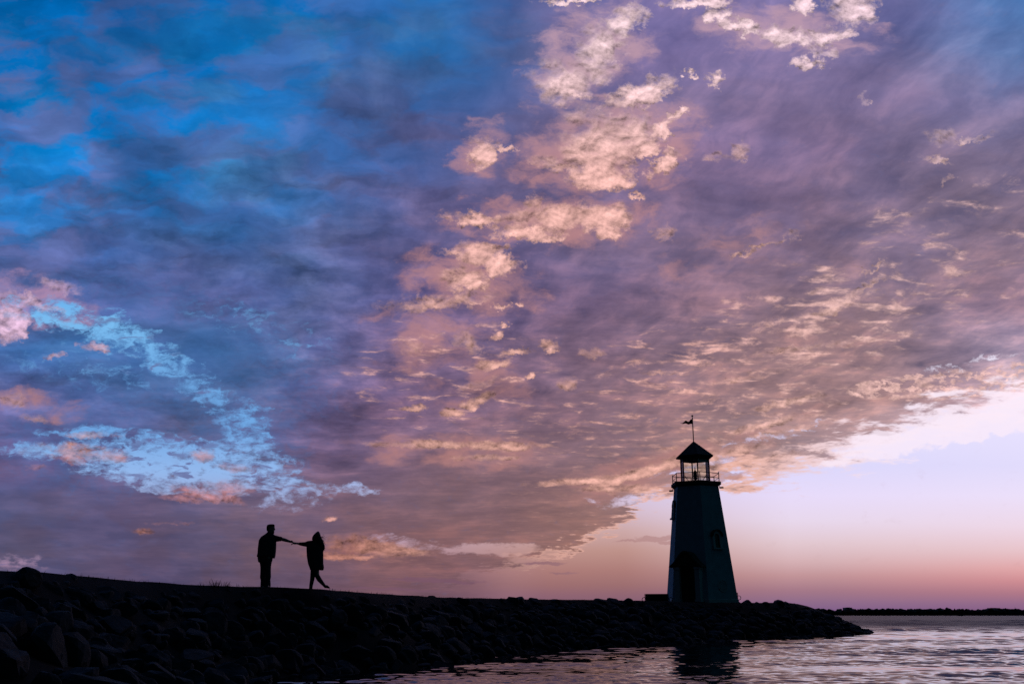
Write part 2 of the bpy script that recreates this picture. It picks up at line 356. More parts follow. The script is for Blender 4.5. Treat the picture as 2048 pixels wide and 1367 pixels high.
# pale fluff and thin bars in the clear part
fl_d = blobs([(1800,885,150,30,-8,1.0),(1950,850,190,36,-9,1.2),(2060,830,90,40,0,1.2),(1660,925,60,14,-10,.6)], uv2)
fl = g.mul(g.ss(g.add(fl_d, g.mul(g.sub(pn, 0.5), 1.6)), 0.1, 0.6), g.ss(fl_d, 0, .2, 0, .75))
sky = g.mix(fl, sky, s2l((252, 236, 250)) + [1])
bar_d = blobs([(1310,1075,45,7,-6,1),(1335,1082,25,4,0,.8),(1260,1082,40,3,-3,.7),(1090,1125,60,4,-2,.6),(1130,1142,40,3,0,.6),(870,1160,120,5,2,.7),(780,1178,160,4,2,.5),(1400,960,120,12,-8,1.0)], uv2, 0.0)
sky = g.mix(g.mul(g.ss(g.add(bar_d, g.mul(g.sub(pn, .5), .6)), 0.05, 0.5), .65), sky, g.mix(g.ss(u, 10, 13), s2l((120, 85, 105)) + [1], s2l((176, 132, 132)) + [1]))

# --- the rest of the dome: dusk blue away from the sunset, darkest opposite it, plus an added teal glow
nish = NT.nodes.new('ShaderNodeTexSky')
nish.sky_type = 'NISHITA'; nish.sun_disc = False
nish.sun_elevation = R(-3.0); nish.sun_rotation = R(62)
dome = g.mix(g.ss(dz, 0.0, 0.8), (0.003, 0.006, 0.012, 1), (0.003, 0.010, 0.022, 1))
dome = g.mix(g.mul(g.ss(dx, 0.15, 0.9), g.ss(dy, 0.4, -0.3)), dome, (0.001, 0.034, 0.050, 1))  # teal glow added out of view, behind right, to brighten the tower's right face
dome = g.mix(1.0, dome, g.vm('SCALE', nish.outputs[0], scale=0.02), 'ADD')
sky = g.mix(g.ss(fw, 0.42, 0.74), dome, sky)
sky = g.mix(g.ss(dz, -0.12, -0.02), (0.004, 0.005, 0.009, 1), sky)
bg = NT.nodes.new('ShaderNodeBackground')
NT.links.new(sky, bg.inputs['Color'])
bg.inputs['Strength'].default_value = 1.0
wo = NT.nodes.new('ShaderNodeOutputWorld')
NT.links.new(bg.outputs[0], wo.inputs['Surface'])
world.cycles.sampling_method = 'MANUAL'
world.cycles.sample_map_resolution = 512

# the sun has just set behind the breakwater's end: only a trace of direct light
sd = bpy.data.lights.new('sun', 'SUN')
sd.energy = 0.005; sd.angle = R(12); sd.color = (1.0, 0.6, 0.45)
sun = bpy.data.objects.new('sun', sd)
sun.rotation_euler = Vector((-math.sin(R(62)), -math.cos(R(62)), -math.tan(R(1.5)))).to_track_quat('-Z', 'Y').to_euler()
col.objects.link(sun)


# ------------------------------------------------------------------ materials
def mat(name, color, rough=0.8, metallic=0.0, spec=0.3, noise_scale=None, amount=0.35, bump=0.0, stretch=(1, 1, 1)):
    m = bpy.data.materials.new(name)
    m.use_nodes = True
    nt = m.node_tree
    b = nt.nodes['Principled BSDF']
    b.inputs['Roughness'].default_value = rough
    b.inputs['Metallic'].default_value = metallic
    b.inputs['Specular IOR Level'].default_value = spec
    c = (*color, 1)
    if noise_scale:
        k = G(nt)
        t = nt.nodes.new('ShaderNodeTexCoord')
        n = k.noise(k.mapping(t.outputs['Object'], scale=stretch), noise_scale, 6, 0.6)
        dark = tuple(x * (1 - amount) for x in color) + (1,)
        light = tuple(min(1, x * (1 + amount)) for x in color) + (1,)
        col_ = k.mix(k.ss(n, 0.3, 0.7), dark, light)
        nt.links.new(col_, b.inputs['Base Color'])
        if bump:
            bn = nt.nodes.new('ShaderNodeBump')
            bn.inputs['Strength'].default_value = 0.6
            bn.inputs['Distance'].default_value = bump
            nt.links.new(n, bn.inputs['Height'])
            nt.links.new(bn.outputs[0], b.inputs['Normal'])
    else:
        b.inputs['Base Color'].default_value = c
    return m


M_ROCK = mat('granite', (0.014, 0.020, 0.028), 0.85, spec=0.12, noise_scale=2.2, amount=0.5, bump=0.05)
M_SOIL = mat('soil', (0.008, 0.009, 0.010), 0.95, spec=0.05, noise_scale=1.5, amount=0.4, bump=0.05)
M_GRASS = mat('dry_grass', (0.05, 0.055, 0.03), 0.9)
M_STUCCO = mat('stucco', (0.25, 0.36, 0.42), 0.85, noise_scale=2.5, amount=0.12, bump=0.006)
M_TRIM = mat('pale_trim', (0.42, 0.43, 0.44), 0.7, noise_scale=4, amount=0.1)
M_SHINGLE = mat('shingle', (0.05, 0.042, 0.04), 0.9, noise_scale=9, amount=0.5, bump=0.01, stretch=(1, 1, 3))
M_DOOR = mat('door_paint', (0.03, 0.022, 0.02), 0.6, noise_scale=6, amount=0.3, stretch=(6, 6, 1))
M_METAL = mat('dark_metal', (0.05, 0.05, 0.055), 0.5, metallic=0.6)
M_LAMP = mat('beacon_metal', (0.08, 0.07, 0.06), 0.45, metallic=0.7)
M_PANE = mat('dark_glass', (0.01, 0.012, 0.016), 0.12, spec=0.5)
M_CLOTH = mat('flag_cloth', (0.06, 0.02, 0.025), 0.9)
M_WOOD = mat('bench_wood', (0.03, 0.026, 0.024), 0.8, noise_scale=5, amount=0.3, stretch=(1, 1, 6))
M_TREE = mat('far_foliage', (0.035, 0.045, 0.035), 0.95, noise_scale=0.15, amount=0.4)
M_BUILD = mat('far_wall', (0.22, 0.22, 0.26), 0.9, noise_scale=0.1, amount=0.2)

glass = bpy.data.materials.new('lantern_glass')
glass.use_nodes = True
_n = glass.node_tree
_n.nodes.clear()
_o = _n.nodes.new('ShaderNodeOutputMaterial')
_mx = _n.nodes.new('ShaderNodeMixShader')
_t = _n.nodes.new('ShaderNodeBsdfTransparent'); _t.inputs[0].default_value = (0.93, 0.96, 0.95, 1)
_gl = _n.nodes.new('ShaderNodeBsdfGlossy'); _gl.inputs['Roughness'].default_value = 0.03
_fr = _n.nodes.new('ShaderNodeFresnel'); _fr.inputs[0].default_value = 1.35
_n.links.new(_fr.outputs[0], _mx.inputs[0])
_n.links.new(_t.outputs[0], _mx.inputs[1]); _n.links.new(_gl.outputs[0], _mx.inputs[2])
_n.links.new(_mx.outputs[0], _o.inputs[0])
M_GLASS = glass


# ------------------------------------------------------------------ builders
def tag(o, label=None, cat=None, group=None, kind=None):
    if label: o['label'] = label
    if cat: o['category'] = cat
    if group: o['group'] = group
    if kind: o['kind'] = kind
    return o


def obj(name, bm, material, parent=None, smooth=False):
    me = bpy.data.meshes.new(name)
    bm.normal_update()
    bm.to_mesh(me)
    bm.free()
    me.materials.append(material)
    if smooth:
        me.polygons.foreach_set('use_smooth', [True] * len(me.polygons))
    o = bpy.data.objects.new(name, me)
    col.objects.link(o)
    if parent is not None:
        o.parent = parent
    return o


def empty(name, loc=(0, 0, 0), rz=0.0):
    o = bpy.data.objects.new(name, None)
    o.empty_display_size = 0.3
    o.location = loc
    o.rotation_euler = (0, 0, rz)
    col.objects.link(o)
    return o


def frame_of(t):
    t = t.normalized()
    up = Vector((0, 1, 0)) if abs(t.y) < 0.9 else Vector((1, 0, 0))
    a = up.cross(t).normalized()
    return a, t.cross(a).normalized()


def loft(bm, rings):
    """rings: list of vertex-coordinate lists of equal length; closed tube with caps."""
    vs = [[bm.verts.new(p) for p in r] for r in rings]
    n = len(vs[0])
    for a, b in zip(vs, vs[1:]):
        for i in range(n):
            bm.faces.new((a[i], a[(i + 1) % n], b[(i + 1) % n], b[i]))
    bm.faces.new(vs[0][::-1])
    bm.faces.new(vs[-1])


def limb(bm, pts, n=12):
    """pts: (x, y, z, r_in_plane, r_depth): a tube whose in-plane axis is across the path in x-z."""
    P_ = [Vector(p[:3]) for p in pts]
    rings = []
    for i, p in enumerate(P_):
        t = (P_[min(i + 1, len(P_) - 1)] - P_[max(i - 1, 0)]).normalized()
        ref = Vector((0, 1, 0)) if abs(t.y) < 0.9 else Vector((1, 0, 0))
        a = ref.cross(t).normalized()          # in the x-z plane
        b = t.cross(a).normalized()
        ra, rb = pts[i][3], pts[i][4]
        rings.append([p + a * (ra * math.cos(2 * math.pi * k / n)) + b * (rb * math.sin(2 * math.pi * k / n)) for k in range(n)])
    loft(bm, rings)


def stack(bm, secs, n=20, power=1.0):
    """secs: (xc, yc, z, rx, ry): horizontal ellipses up a body."""
    rings = []
    for xc, yc, z, rx, ry in secs:
        rings.append([Vector((xc + rx * math.cos(2 * math.pi * k / n), yc + ry * math.sin(2 * math.pi * k / n), z)) for k in range(n)])
    loft(bm, rings)


def rod(bm, a, b, r, n=8):
    a, b = Vector(a), Vector(b)
    u_, v_ = frame_of(b - a)
    loft(bm, [[p + u_ * (r * math.cos(2 * math.pi * k / n)) + v_ * (r * math.sin(2 * math.pi * k / n)) for k in range(n)] for p in (a, b)])


def bar(bm, a, b, w, h):
    """Square bar from a to b, h measured upwards."""
    a, b = Vector(a), Vector(b)
    t = (b - a).normalized()
    s_ = t.cross(Vector((0, 0, 1)))
    s_ = s_.normalized() if s_.length > 1e-4 else Vector((1, 0, 0))
    up = s_.cross(t).normalized()
    loft(bm, [[p + s_ * (i * w / 2) + up * (j * h / 2) for i, j in ((-1, -1), (1, -1), (1, 1), (-1, 1))] for p in (a, b)])


def prism(bm, poly, d):
    """Extrude a list of 3-D points along vector d."""
    d = Vector(d)
    a = [bm.verts.new(Vector(p)) for p in poly]
    b = [bm.verts.new(Vector(p) + d) for p in poly]
    n = len(a)
    bm.faces.new(a[::-1]); bm.faces.new(b)
    for i in range(n):
        bm.faces.new((a[i], a[(i + 1) % n], b[(i + 1) % n], b[i]))


def blob(bm, c, r, sc=(1, 1, 1), sub=2):
    m = Matrix.Translation(Vector(c)) @ Matrix.Diagonal((sc[0] * r, sc[1] * r, sc[2] * r, 1))
    bmesh.ops.create_icosphere(bm, subdivisions=sub, radius=1.0, matrix=m)


def fused(name, bm, material, parent, voxel=0.01, smooth_it=3):
    """One continuous skin out of overlapping lofts."""
    me = bpy.data.meshes.new(name + '_tmp')
    bmesh.ops.recalc_face_normals(bm, faces=bm.faces[:])
    bm.to_mesh(me); bm.free()
    t = bpy.data.objects.new(name + '_tmp', me)
    col.objects.link(t)
    md = t.modifiers.new('r', 'REMESH'); md.mode = 'VOXEL'; md.voxel_size = voxel
    if smooth_it:
        sm = t.modifiers.new('s', 'SMOOTH'); sm.factor = 0.5; sm.iterations = smooth_it
    dg = bpy.context.evaluated_depsgraph_get()
    res = bpy.data.meshes.new_from_object(t.evaluated_get(dg))
    bpy.data.objects.remove(t)
    res.name = name
    res.materials.clear(); res.materials.append(material)
    res.polygons.foreach_set('use_smooth', [True] * len(res.polygons))
    o = bpy.data.objects.new(name, res)
    col.objects.link(o)
    o.parent = parent
    return o


# ------------------------------------------------------------------ water
def make_water():
    import numpy as np
    rng = np.random.RandomState(4)
    rs = [0.0, 5.0, 10.0]
    r = 14.0
    while r < 6000:
        rs.append(r)
        r *= 1.0025 if r < 120 else 1.0040 if r < 260 else (1.010 if r < 1300 else 1.05)
    rs = np.array(rs)
    az = np.concatenate([np.arange(-180, -36, 4.0), np.arange(-36, 36, 0.14), np.arange(36, 180, 4.0)]) * np.pi / 180
    RR, AA = np.meshgrid(rs, az, indexing='ij')
    X, Y = RR * np.sin(AA), RR * np.cos(AA)
    Z = np.zeros_like(X)
    space = np.maximum(RR * 0.0025, np.gradient(rs)[:, None] * np.ones_like(RR))
    # slow variation of the wind over the water, as sums of long sines
    gust = np.zeros_like(X)
    for _ in range(14):
        a_ = rng.uniform(-0.5, 0.5); lam = np.exp(rng.uniform(np.log(5), np.log(45)))
        kx, ky = np.sin(a_) * 2 * np.pi / lam * 0.5, np.cos(a_) * 2 * np.pi / lam
        gust += np.sin(kx * X + ky * Y + rng.uniform(0, 6.28)) * 0.33
    open_ = 1 / (1 + np.exp(-(Y - 0.15 * X - 84 + 6 * gust) / 3.0))
    calm = (0.60 + 0.36 * gust).clip(0.16, 1.6) * (1 - open_) * CALM
    rough = open_ * ROUGH * (1 + 0.3 * gust).clip(0.3, 2) * (RR / 260.0).clip(0.28, 1.8) * (1.0 - ((RR - 700) / 500).clip(0, 1))
    calm = calm * (0.45 + 0.20 / (1 + np.exp(-(X + 3) / 1.2)) + 1.15 / (1 + np.exp(-(X - 13) / 3.0)))
    n_w = 72
    for i in range(n_w):
        lam = 0.20 * (11.0 / 0.20) ** (i / (n_w - 1.0))
        lam *= rng.uniform(0.9, 1.1)
        a_ = rng.normal(0.25, 0.75)
        k_ = 2 * np.pi / lam
        sl = 0.075 * min(1.0, 0.5 / lam) ** 0.9
        so = 0.075 * min(1.0, 1.2 / lam) ** 0.9
        w_ = ((lam / (3.0 * space)) - 1).clip(0, 1)
        ph = k_ * (np.sin(a_) * X + np.cos(a_) * Y) + rng.uniform(0, 6.28)
        # sharpened crests
        Z += (calm * sl + rough * so) * w_ / k_ * (np.sin(ph) + 0.25 * np.cos(2 * ph))
    Z *= (RR > 12)
    nr, na = X.shape
    co = np.stack([X, Y, Z], -1).reshape(-1, 3).astype(np.float32)
    idx = np.arange(nr * na).reshape(nr, na)
    nxt = np.roll(idx, -1, axis=1)
    quads = np.stack([idx[:-1], nxt[:-1], nxt[1:], idx[1:]], -1).reshape(-1, 4)
    quads = quads[:, ::-1]
    quads = quads[na:]                                  # leave out the degenerate fan at the centre
    me = bpy.data.meshes.new('water')
    me.vertices.add(len(co)); me.vertices.foreach_set('co', co.ravel())
    nf = len(quads)
    me.loops.add(nf * 4); me.loops.foreach_set('vertex_index', quads.ravel().astype(np.int32))
    me.polygons.add(nf); me.polygons.foreach_set('loop_start', np.arange(0, nf * 4, 4, dtype=np.int32))
    try: me.polygons.foreach_set('loop_total', np.full(nf, 4, dtype=np.int32))
    except Exception: pass
    me.update(calc_edges=True)
    me.polygons.foreach_set('use_smooth', [True] * nf)
    m = bpy.data.materials.new('lake_water')
    m.use_nodes = True
    nt = m.node_tree
    b = nt.nodes['Principled BSDF']
    k = G(nt)
    geo = nt.nodes.new('ShaderNodeNewGeometry')
    pos = geo.outputs['Position']
    b.inputs['Base Color'].default_value = (0.003, 0.004, 0.006, 1)
    b.inputs['IOR'].default_value = 1.333
    dist = k.vm('LENGTH', pos)
    k.put(b.inputs['Roughness'], k.ss(dist, 78, 150, 0.04, 0.50, lin=True))
    me.materials.append(m)
    o = bpy.data.objects.new('water', me)
    col.objects.link(o)
    return tag(o, kind='structure')


CALM, ROUGH = 0.75, 1.7
make_water()

# ------------------------------------------------------------------ the breakwater
# crest of the embankment: photograph pixel and depth; heights follow from the skyline
CREST = [(-420, 1130, 12.0), (-200, 1128, 15.0), (0, 1141, 18.6), (90, 1145, 20.2), (200, 1155, 22.2), (300, 1163, 24.6), (400, 1170, 26.2), (531, 1172.5, 28.5), (643, 1177.5, 29.7),
         (780, 1188, 34.8), (900, 1194, 40.5), (1000, 1196, 44.5), (1110, 1198, 49.0), (1220, 1199, 53.5), (1320, 1201, 57.5), (1403, 1204, 61.0), (1500, 1204.5, 65.0), (1590, 1206, 70.0),
         (1640, 1221, 75.5), (1675, 1240, 79.5), (1700, 1254, 82.0), (1716, 1266, 83.5)]
crest = [at(*c) for c in CREST]
crest = [Vector((-24, -8, 2.2)), Vector((-19.5, 1.0, 2.2)), Vector((-15.5, 7.5, 2.2))] + crest


def resample(pts, step):
    out = []
    n = len(pts)
    for i in range(n - 1):
        p0, p1, p2, p3 = pts[max(i - 1, 0)], pts[i], pts[i + 1], pts[min(i + 2, n - 1)]
        k = max(2, int((p2 - p1).length / step))
        for j in range(k):
            t = j / k
            a = p1 * 1.0
            q = 0.5 * ((2 * p1) + (p2 - p0) * t + (2 * p0 - 5 * p1 + 4 * p2 - p3) * t * t + (3 * p1 - p0 - 3 * p2 + p3) * t ** 3)
            out.append(q)
    out.append(pts[-1])
    return out


path = resample(crest, 0.5)
L = [0.0]
for a, b in zip(path, path[1:]):
    L.append(L[-1] + (b - a).length)


def normal_at(i):
    a, b = path[max(i - 6, 0)], path[min(i + 6, len(path) - 1)]
    t = (b - a); t.z = 0; t.normalize()
    return Vector((t.y, -t.x, 0))               # towards the camera's side


def slope_w(i):
    """Horizontal width of the rock slope at path index i (crest to water line)."""
    return 3.6 + 0.6 * math.sin(L[i] * 0.11) + max(0.0, min(1.0, (36 - path[i].y) / 10)) * 0.9


def slope_point(i, s):
    """s = 0 at the crest, 1 at the water line, below 0 over the flat top."""
    p, n = path[i], normal_at(i)
    if s >= 0:
        w = slope_w(i) * min(1.0, 0.25 + p.z / 2.2)
        z = p.z * (1 - s)
        return Vector((p.x + n.x * w * s, p.y + n.y * w * s, z))
    top = 9.0 * min(1.0, max(0.1, (p.z) / 2.2))
    return Vector((p.x + n.x * top * s, p.y + n.y * top * s, p.z))


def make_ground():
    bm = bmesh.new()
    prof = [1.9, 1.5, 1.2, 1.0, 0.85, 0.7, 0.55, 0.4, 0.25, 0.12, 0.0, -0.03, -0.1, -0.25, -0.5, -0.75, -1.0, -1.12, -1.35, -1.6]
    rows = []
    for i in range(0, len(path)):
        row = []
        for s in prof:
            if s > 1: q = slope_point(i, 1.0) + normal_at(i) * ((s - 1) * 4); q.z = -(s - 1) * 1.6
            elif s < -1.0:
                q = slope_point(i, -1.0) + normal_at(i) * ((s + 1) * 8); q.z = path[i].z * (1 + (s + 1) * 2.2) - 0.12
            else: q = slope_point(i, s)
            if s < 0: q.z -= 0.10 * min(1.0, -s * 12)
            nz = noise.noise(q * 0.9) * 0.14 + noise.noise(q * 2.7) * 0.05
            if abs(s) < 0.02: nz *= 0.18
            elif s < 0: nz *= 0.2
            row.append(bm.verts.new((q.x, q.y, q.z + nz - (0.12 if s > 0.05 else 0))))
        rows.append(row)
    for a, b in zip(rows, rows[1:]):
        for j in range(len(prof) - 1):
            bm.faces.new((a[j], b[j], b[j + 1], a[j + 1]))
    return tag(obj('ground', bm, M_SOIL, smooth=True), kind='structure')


make_ground()

# rocks of the slope
random.seed(7)
rock_meshes = []
for k in range(12):
    bm = bmesh.new()
    bmesh.ops.create_icosphere(bm, subdivisions=3, radius=1.0)
    off = Vector((k * 13.1, k * 7.7, 3.3))
    planes = []
    for _ in range(9):
        nrm = Vector((random.gauss(0, 1), random.gauss(0, 1), random.gauss(0, 1))).normalized()
        planes.append((nrm, random.uniform(0.42, 0.85)))
    for v_ in bm.verts:
        p = v_.co.copy()
        for nrm, dd in planes:
            e = p.dot(nrm)
            if e > dd: p -= nrm * (e - dd) * 0.92
        p *= 1 + 0.07 * noise.noise(p * 2.2 + off) + 0.03 * noise.noise(p * 6 + off)
        v_.co = p
    me = bpy.data.meshes.new('rock')
    bm.to_mesh(me); bm.free()
    me.materials.append(M_ROCK)
    me.polygons.foreach_set('use_smooth', [False] * len(me.polygons))
    rock_meshes.append(me)

places = []
i = 0
for i in range(len(path) - 1):
    p = path[i]
    dcam = Vector((p.x, p.y, 0)).length
    if p.y < 3: continue
    far = dcam > 60
    for _ in range(8 if not far else 6):
        s = random.uniform(0.30 if 0.21 < p.x / p.y < 0.285 else 0.06, 1.12)
        r = random.choice((0.18, 0.23, 0.28, 0.35, 0.43)) * random.uniform(0.85, 1.2)
        if random.random() < 0.06: r *= 1.35
        q = slope_point(i, s)
        q.z -= r * 0.25 + (0.0 if s > 0.25 else r * 0.55)
        places.append([q, r, s])
# the tip and the far end
for _ in range(70):
    i = random.randint(len(path) - 46, len(path) - 1)
    q = slope_point(i, random.uniform(-1.0, 1.1)); r = random.uniform(0.25, 0.5)
    q.z = max(q.z, -0.1) - r * 0.45
    places.append([q, r, 0.5])
for _ in range(12):
    q = path[-1] + Vector((random.uniform(-1.6, 0.5), random.uniform(-1.5, 0.8), 0)); r = random.uniform(0.16, 0.30)
    q.z = -0.06
    places.append([q, r, 0.5])
# the skyline boulders of the photograph: pixel, depth offset, radius, label
SKY_ROCKS = [(46, 1147, 19.0, 0.34, 'broad boulder standing above the crest at the far left of the skyline'),
             (822, 1193, 37.6, 0.24, 'small low rock on the crest just right of the walking woman'),
             (868, 1196, 39.6, 0.34, 'rounded rock breaking the skyline midway along the breakwater'),
             (923, 1197, 41.2, 0.36, 'flat topped rock on the crest left of the cluster of boulders'),
             (1022, 1197, 45.2, 0.36, 'left rock of the cluster of boulders at the middle of the crest'),
             (1037, 1196, 45.9, 0.44, 'tallest rock of the cluster of boulders at the middle of the crest'),
             (1068, 1198, 47.0, 0.34, 'right rock of the cluster of boulders at the middle of the crest'),
             (1110, 1199, 48.8, 0.34, 'low rounded rock on the crest just right of the boulder cluster'),
             (1202, 1199, 52.6, 0.42, 'wide rock on the crest a little left of the bench'),
             (1226, 1199, 53.6, 0.44, 'large rounded rock on the crest left of the bench'),
             (1254, 1200, 54.6, 0.34, 'rounded rock on the crest nearest the bench')]


def size_px(q, r):
    return r / max(4.0, Vector((q.x, q.y, q.z - CAM_Z)).length) * (1.0 if -0.62 < q.x / q.y < 0.6 else 0.15)


places.sort(key=lambda e: -size_px(e[0], e[1]))
indiv, rest = places[:285], places[285:]


def rock_matrix(q, r):
    return Matrix.Translation(q) @ (Matrix.Rotation(random.uniform(0, 6.28), 4, 'Z') @ Matrix.Rotation(random.uniform(-0.5, 0.5), 4, 'X')) @ Matrix.Diagonal((r * random.uniform(0.95, 1.35), r * random.uniform(0.85, 1.1), r * random.uniform(0.6, 0.95), 1))


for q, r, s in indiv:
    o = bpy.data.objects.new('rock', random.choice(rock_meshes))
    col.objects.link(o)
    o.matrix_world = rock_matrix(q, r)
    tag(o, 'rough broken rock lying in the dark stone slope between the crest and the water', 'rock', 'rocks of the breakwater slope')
for px, py, Y, r, lab in SKY_ROCKS:
    q = at(px, py, Y)
    q.z -= r * 0.30
    o = bpy.data.objects.new('rock', random.choice(rock_meshes))
    col.objects.link(o)
    o.matrix_world = Matrix.Translation(q) @ Matrix.Rotation(random.uniform(0, 6.28), 4, 'Z') @ Matrix.Diagonal((r * 1.15, r * 1.05, r * 0.72, 1))
    tag(o, lab, 'rock', 'boulders on the skyline of the breakwater')
RV, RF = [], []


def pour(me, mtx):
    n0 = len(RV)
    RV.extend([tuple(mtx @ v_.co) for v_ in me.vertices])
    RF.extend([tuple(n0 + j for j in p.vertices) for p in me.polygons])


small_rocks = []
for k in range(6):
    bm = bmesh.new()
    bmesh.ops.create_icosphere(bm, subdivisions=2, radius=1.0)
    for v_ in bm.verts: v_.co *= 1 + 0.35 * noise.noise(v_.co * 1.3 + Vector((k * 5.1, 0, 0)))
    me = bpy.data.meshes.new('small_rock'); bm.to_mesh(me); bm.free()
    small_rocks.append(me)
for q, r, s in rest:
    pour(random.choice(rock_meshes) if q.y < 45 else random.choice(small_rocks), rock_matrix(q, r))
# fist-sized filling between the big rocks
for i in range(0, len(path) - 1):
    if path[i].y < 6: continue
    for _ in range(7):
        q = slope_point(i, random.uniform(-0.02, 1.05)); r = random.uniform(0.08, 0.17)
        q.z -= 0.12
        pour(random.choice(small_rocks), rock_matrix(q, r))
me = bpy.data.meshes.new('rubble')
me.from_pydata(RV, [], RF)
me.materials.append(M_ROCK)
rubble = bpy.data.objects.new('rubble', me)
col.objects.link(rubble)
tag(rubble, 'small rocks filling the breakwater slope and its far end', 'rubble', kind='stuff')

# grass along the crest
bm = bmesh.new()
random.seed(11)


def blade(p, h, lean, w):
    a = random.uniform(0, 6.28)
    sd_ = Vector((math.cos(a), math.sin(a), 0)) * w
    tip = p + Vector((lean, random.uniform(-0.3, 0.3) * h, h))
    mid = p.lerp(tip, 0.55) + Vector((-lean * 0.15, 0, 0.04 * h))
    v0, v1, v2, v3, v4 = [bm.verts.new(c) for c in (p - sd_, p + sd_, mid + sd_ * 0.7, mid - sd_ * 0.7, tip)]
    bm.faces.new((v0, v1, v2, v3)); bm.faces.new((v3, v2, v4))


for i in range(len(path) - 60):
    p = path[i]
    if p.y < 9 or p.y > 66: continue
    for _ in range(26):
        q = slope_point(i, random.uniform(-0.16, 0.05)); q += Vector((random.uniform(-0.3, 0.3), random.uniform(-0.3, 0.3), 0))
        q.z = p.z - 0.06
        blade(q, random.uniform(0.04, 0.12), random.uniform(-0.03, 0.03), 0.006)
for px, nb, hh in ((215, 5, .09), (262, 6, .10), (498, 6, .10), (735, 7, .11), (775, 6, .12), (842, 7, .12), (960, 8, .14), (402, 9, .20), (417, 26, .26), (425, 16, .18), (441, 20, .23), (452, 8, .16), (470, 8, .15), (380, 6, .12), (700, 6, .10), (330, 5, .10)):
    ip = min(range(len(path)), key=lambda i_: abs((path[i_].x / max(path[i_].y, 1) * F_PX / CP * 1.0 + 1024) - px) if path[i_].y > 9 else 1e9)
    c = path[ip]
    for _ in range(nb):
        q = c + Vector((random.gauss(0, 0.10), random.gauss(0, 0.12), -0.05))
        blade(q, hh * random.uniform(0.5, 1.0), random.uniform(-0.14, 0.14), 0.007)
tag(obj('grass', bm, M_GRASS), 'sparse grass growing along the crest of the breakwater', 'grass', kind='stuff')

# ------------------------------------------------------------------ the lighthouse
TY = 67.0
base_pt = at(1403.5, 1203, TY)
los = Vector((base_pt.x, base_pt.y, 0)).normalized()
toward, right = -los, Vector((los.y, -los.x, 0))
axis = at(1403.5, 1203, TY)
PXM = F_PX / (TY * CP + (axis.z - CAM_Z) * SP)      # pixels per metre at the tower


def zat(py, dy=0.0):
    """Height on the tower's axis seen at pixel row py."""
    a, b = (axis.x) / 1.0, None
    lo, hi = -5.0, 30.0
    for _ in range(50):
        mid = (lo + hi) / 2
        y, z = axis.y, mid - CAM_Z
        depth = y * CP + z * SP
        up = -y * SP + z * CP
        row = 683.5 - F_PX * up / depth
        if row > py: lo = mid
        else: hi = mid
    return (lo + hi) / 2


tower = empty('lighthouse', (axis.x, axis.y, axis.z))
ang0 = math.atan2(right.y, right.x)
tower.rotation_euler = (0, 0, ang0)                 # local +x = right seen from the camera, local -y = towards it
tag(tower, 'six sided white lighthouse with railed gallery and glazed lantern on the breakwater', 'lighthouse')
B = axis.z


def hexv(r, z, th0=10.4, k=0):
    t = R(th0 + 60 * k)
    return Vector((r * math.sin(t), -r * math.cos(t), z))


def hexring(r, z): return [hexv(r, z, k=k) for k in range(6)]


def rpx(px_half, py):
    """Hexagon radius in metres from its half width in pixels at row py."""
    z = zat(py) - CAM_Z
    return px_half / 0.942 * (axis.y * CP + z * SP) / F_PX


Z_TOP, Z_DK0, Z_DK1 = zat(972.5) - B, zat(972.5) - B, zat(965.8) - B
R0, R1 = rpx(70.5, 1203), rpx(43.6, 972)


def rad(z): return R0 + (R1 - R0) * (z / Z_TOP)


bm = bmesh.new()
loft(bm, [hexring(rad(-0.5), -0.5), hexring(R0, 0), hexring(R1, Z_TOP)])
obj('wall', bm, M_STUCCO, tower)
# plinth band at the foot
bm = bmesh.new()
loft(bm, [hexring(R0 + 0.05, -0.5), hexring(R0 + 0.05, 0.14), hexring(R0 + 0.01, 0.17)])
obj('plinth', bm, M_TRIM, tower)


def face_frame(k, z):
    """Centre of wall face between vertices k and k+1 at height z, its horizontal direction, its outward normal and the upward slope."""
    a, b = hexv(rad(z), z, k=k), hexv(rad(z), z, k=k + 1)
    a2, b2 = hexv(rad(z + 1), z + 1, k=k), hexv(rad(z + 1), z + 1, k=k + 1)
    c, c2 = (a + b) / 2, (a2 + b2) / 2
    h = (b - a).normalized()
    up = (c2 - c).normalized()
    n = h.cross(up).normalized()
    if n.dot(Vector((c.x, c.y, 0))) < 0: n = -n
    return c, h, n, up


def arch_pts(c, h, up, w, hs, n_seg=10, start=0.0):
    """Opening outline: straight sides of height hs and a round head of width w."""
    pts = [c - h * (w / 2), c - h * (w / 2) + up * hs]
    for i in range(1, n_seg):
        a = math.pi - math.pi * i / n_seg
        pts.append(c + h * (w / 2 * math.cos(a)) + up * (hs + w / 2 * math.sin(a)))
    pts += [c + h * (w / 2) + up * hs, c + h * (w / 2)]
    return pts


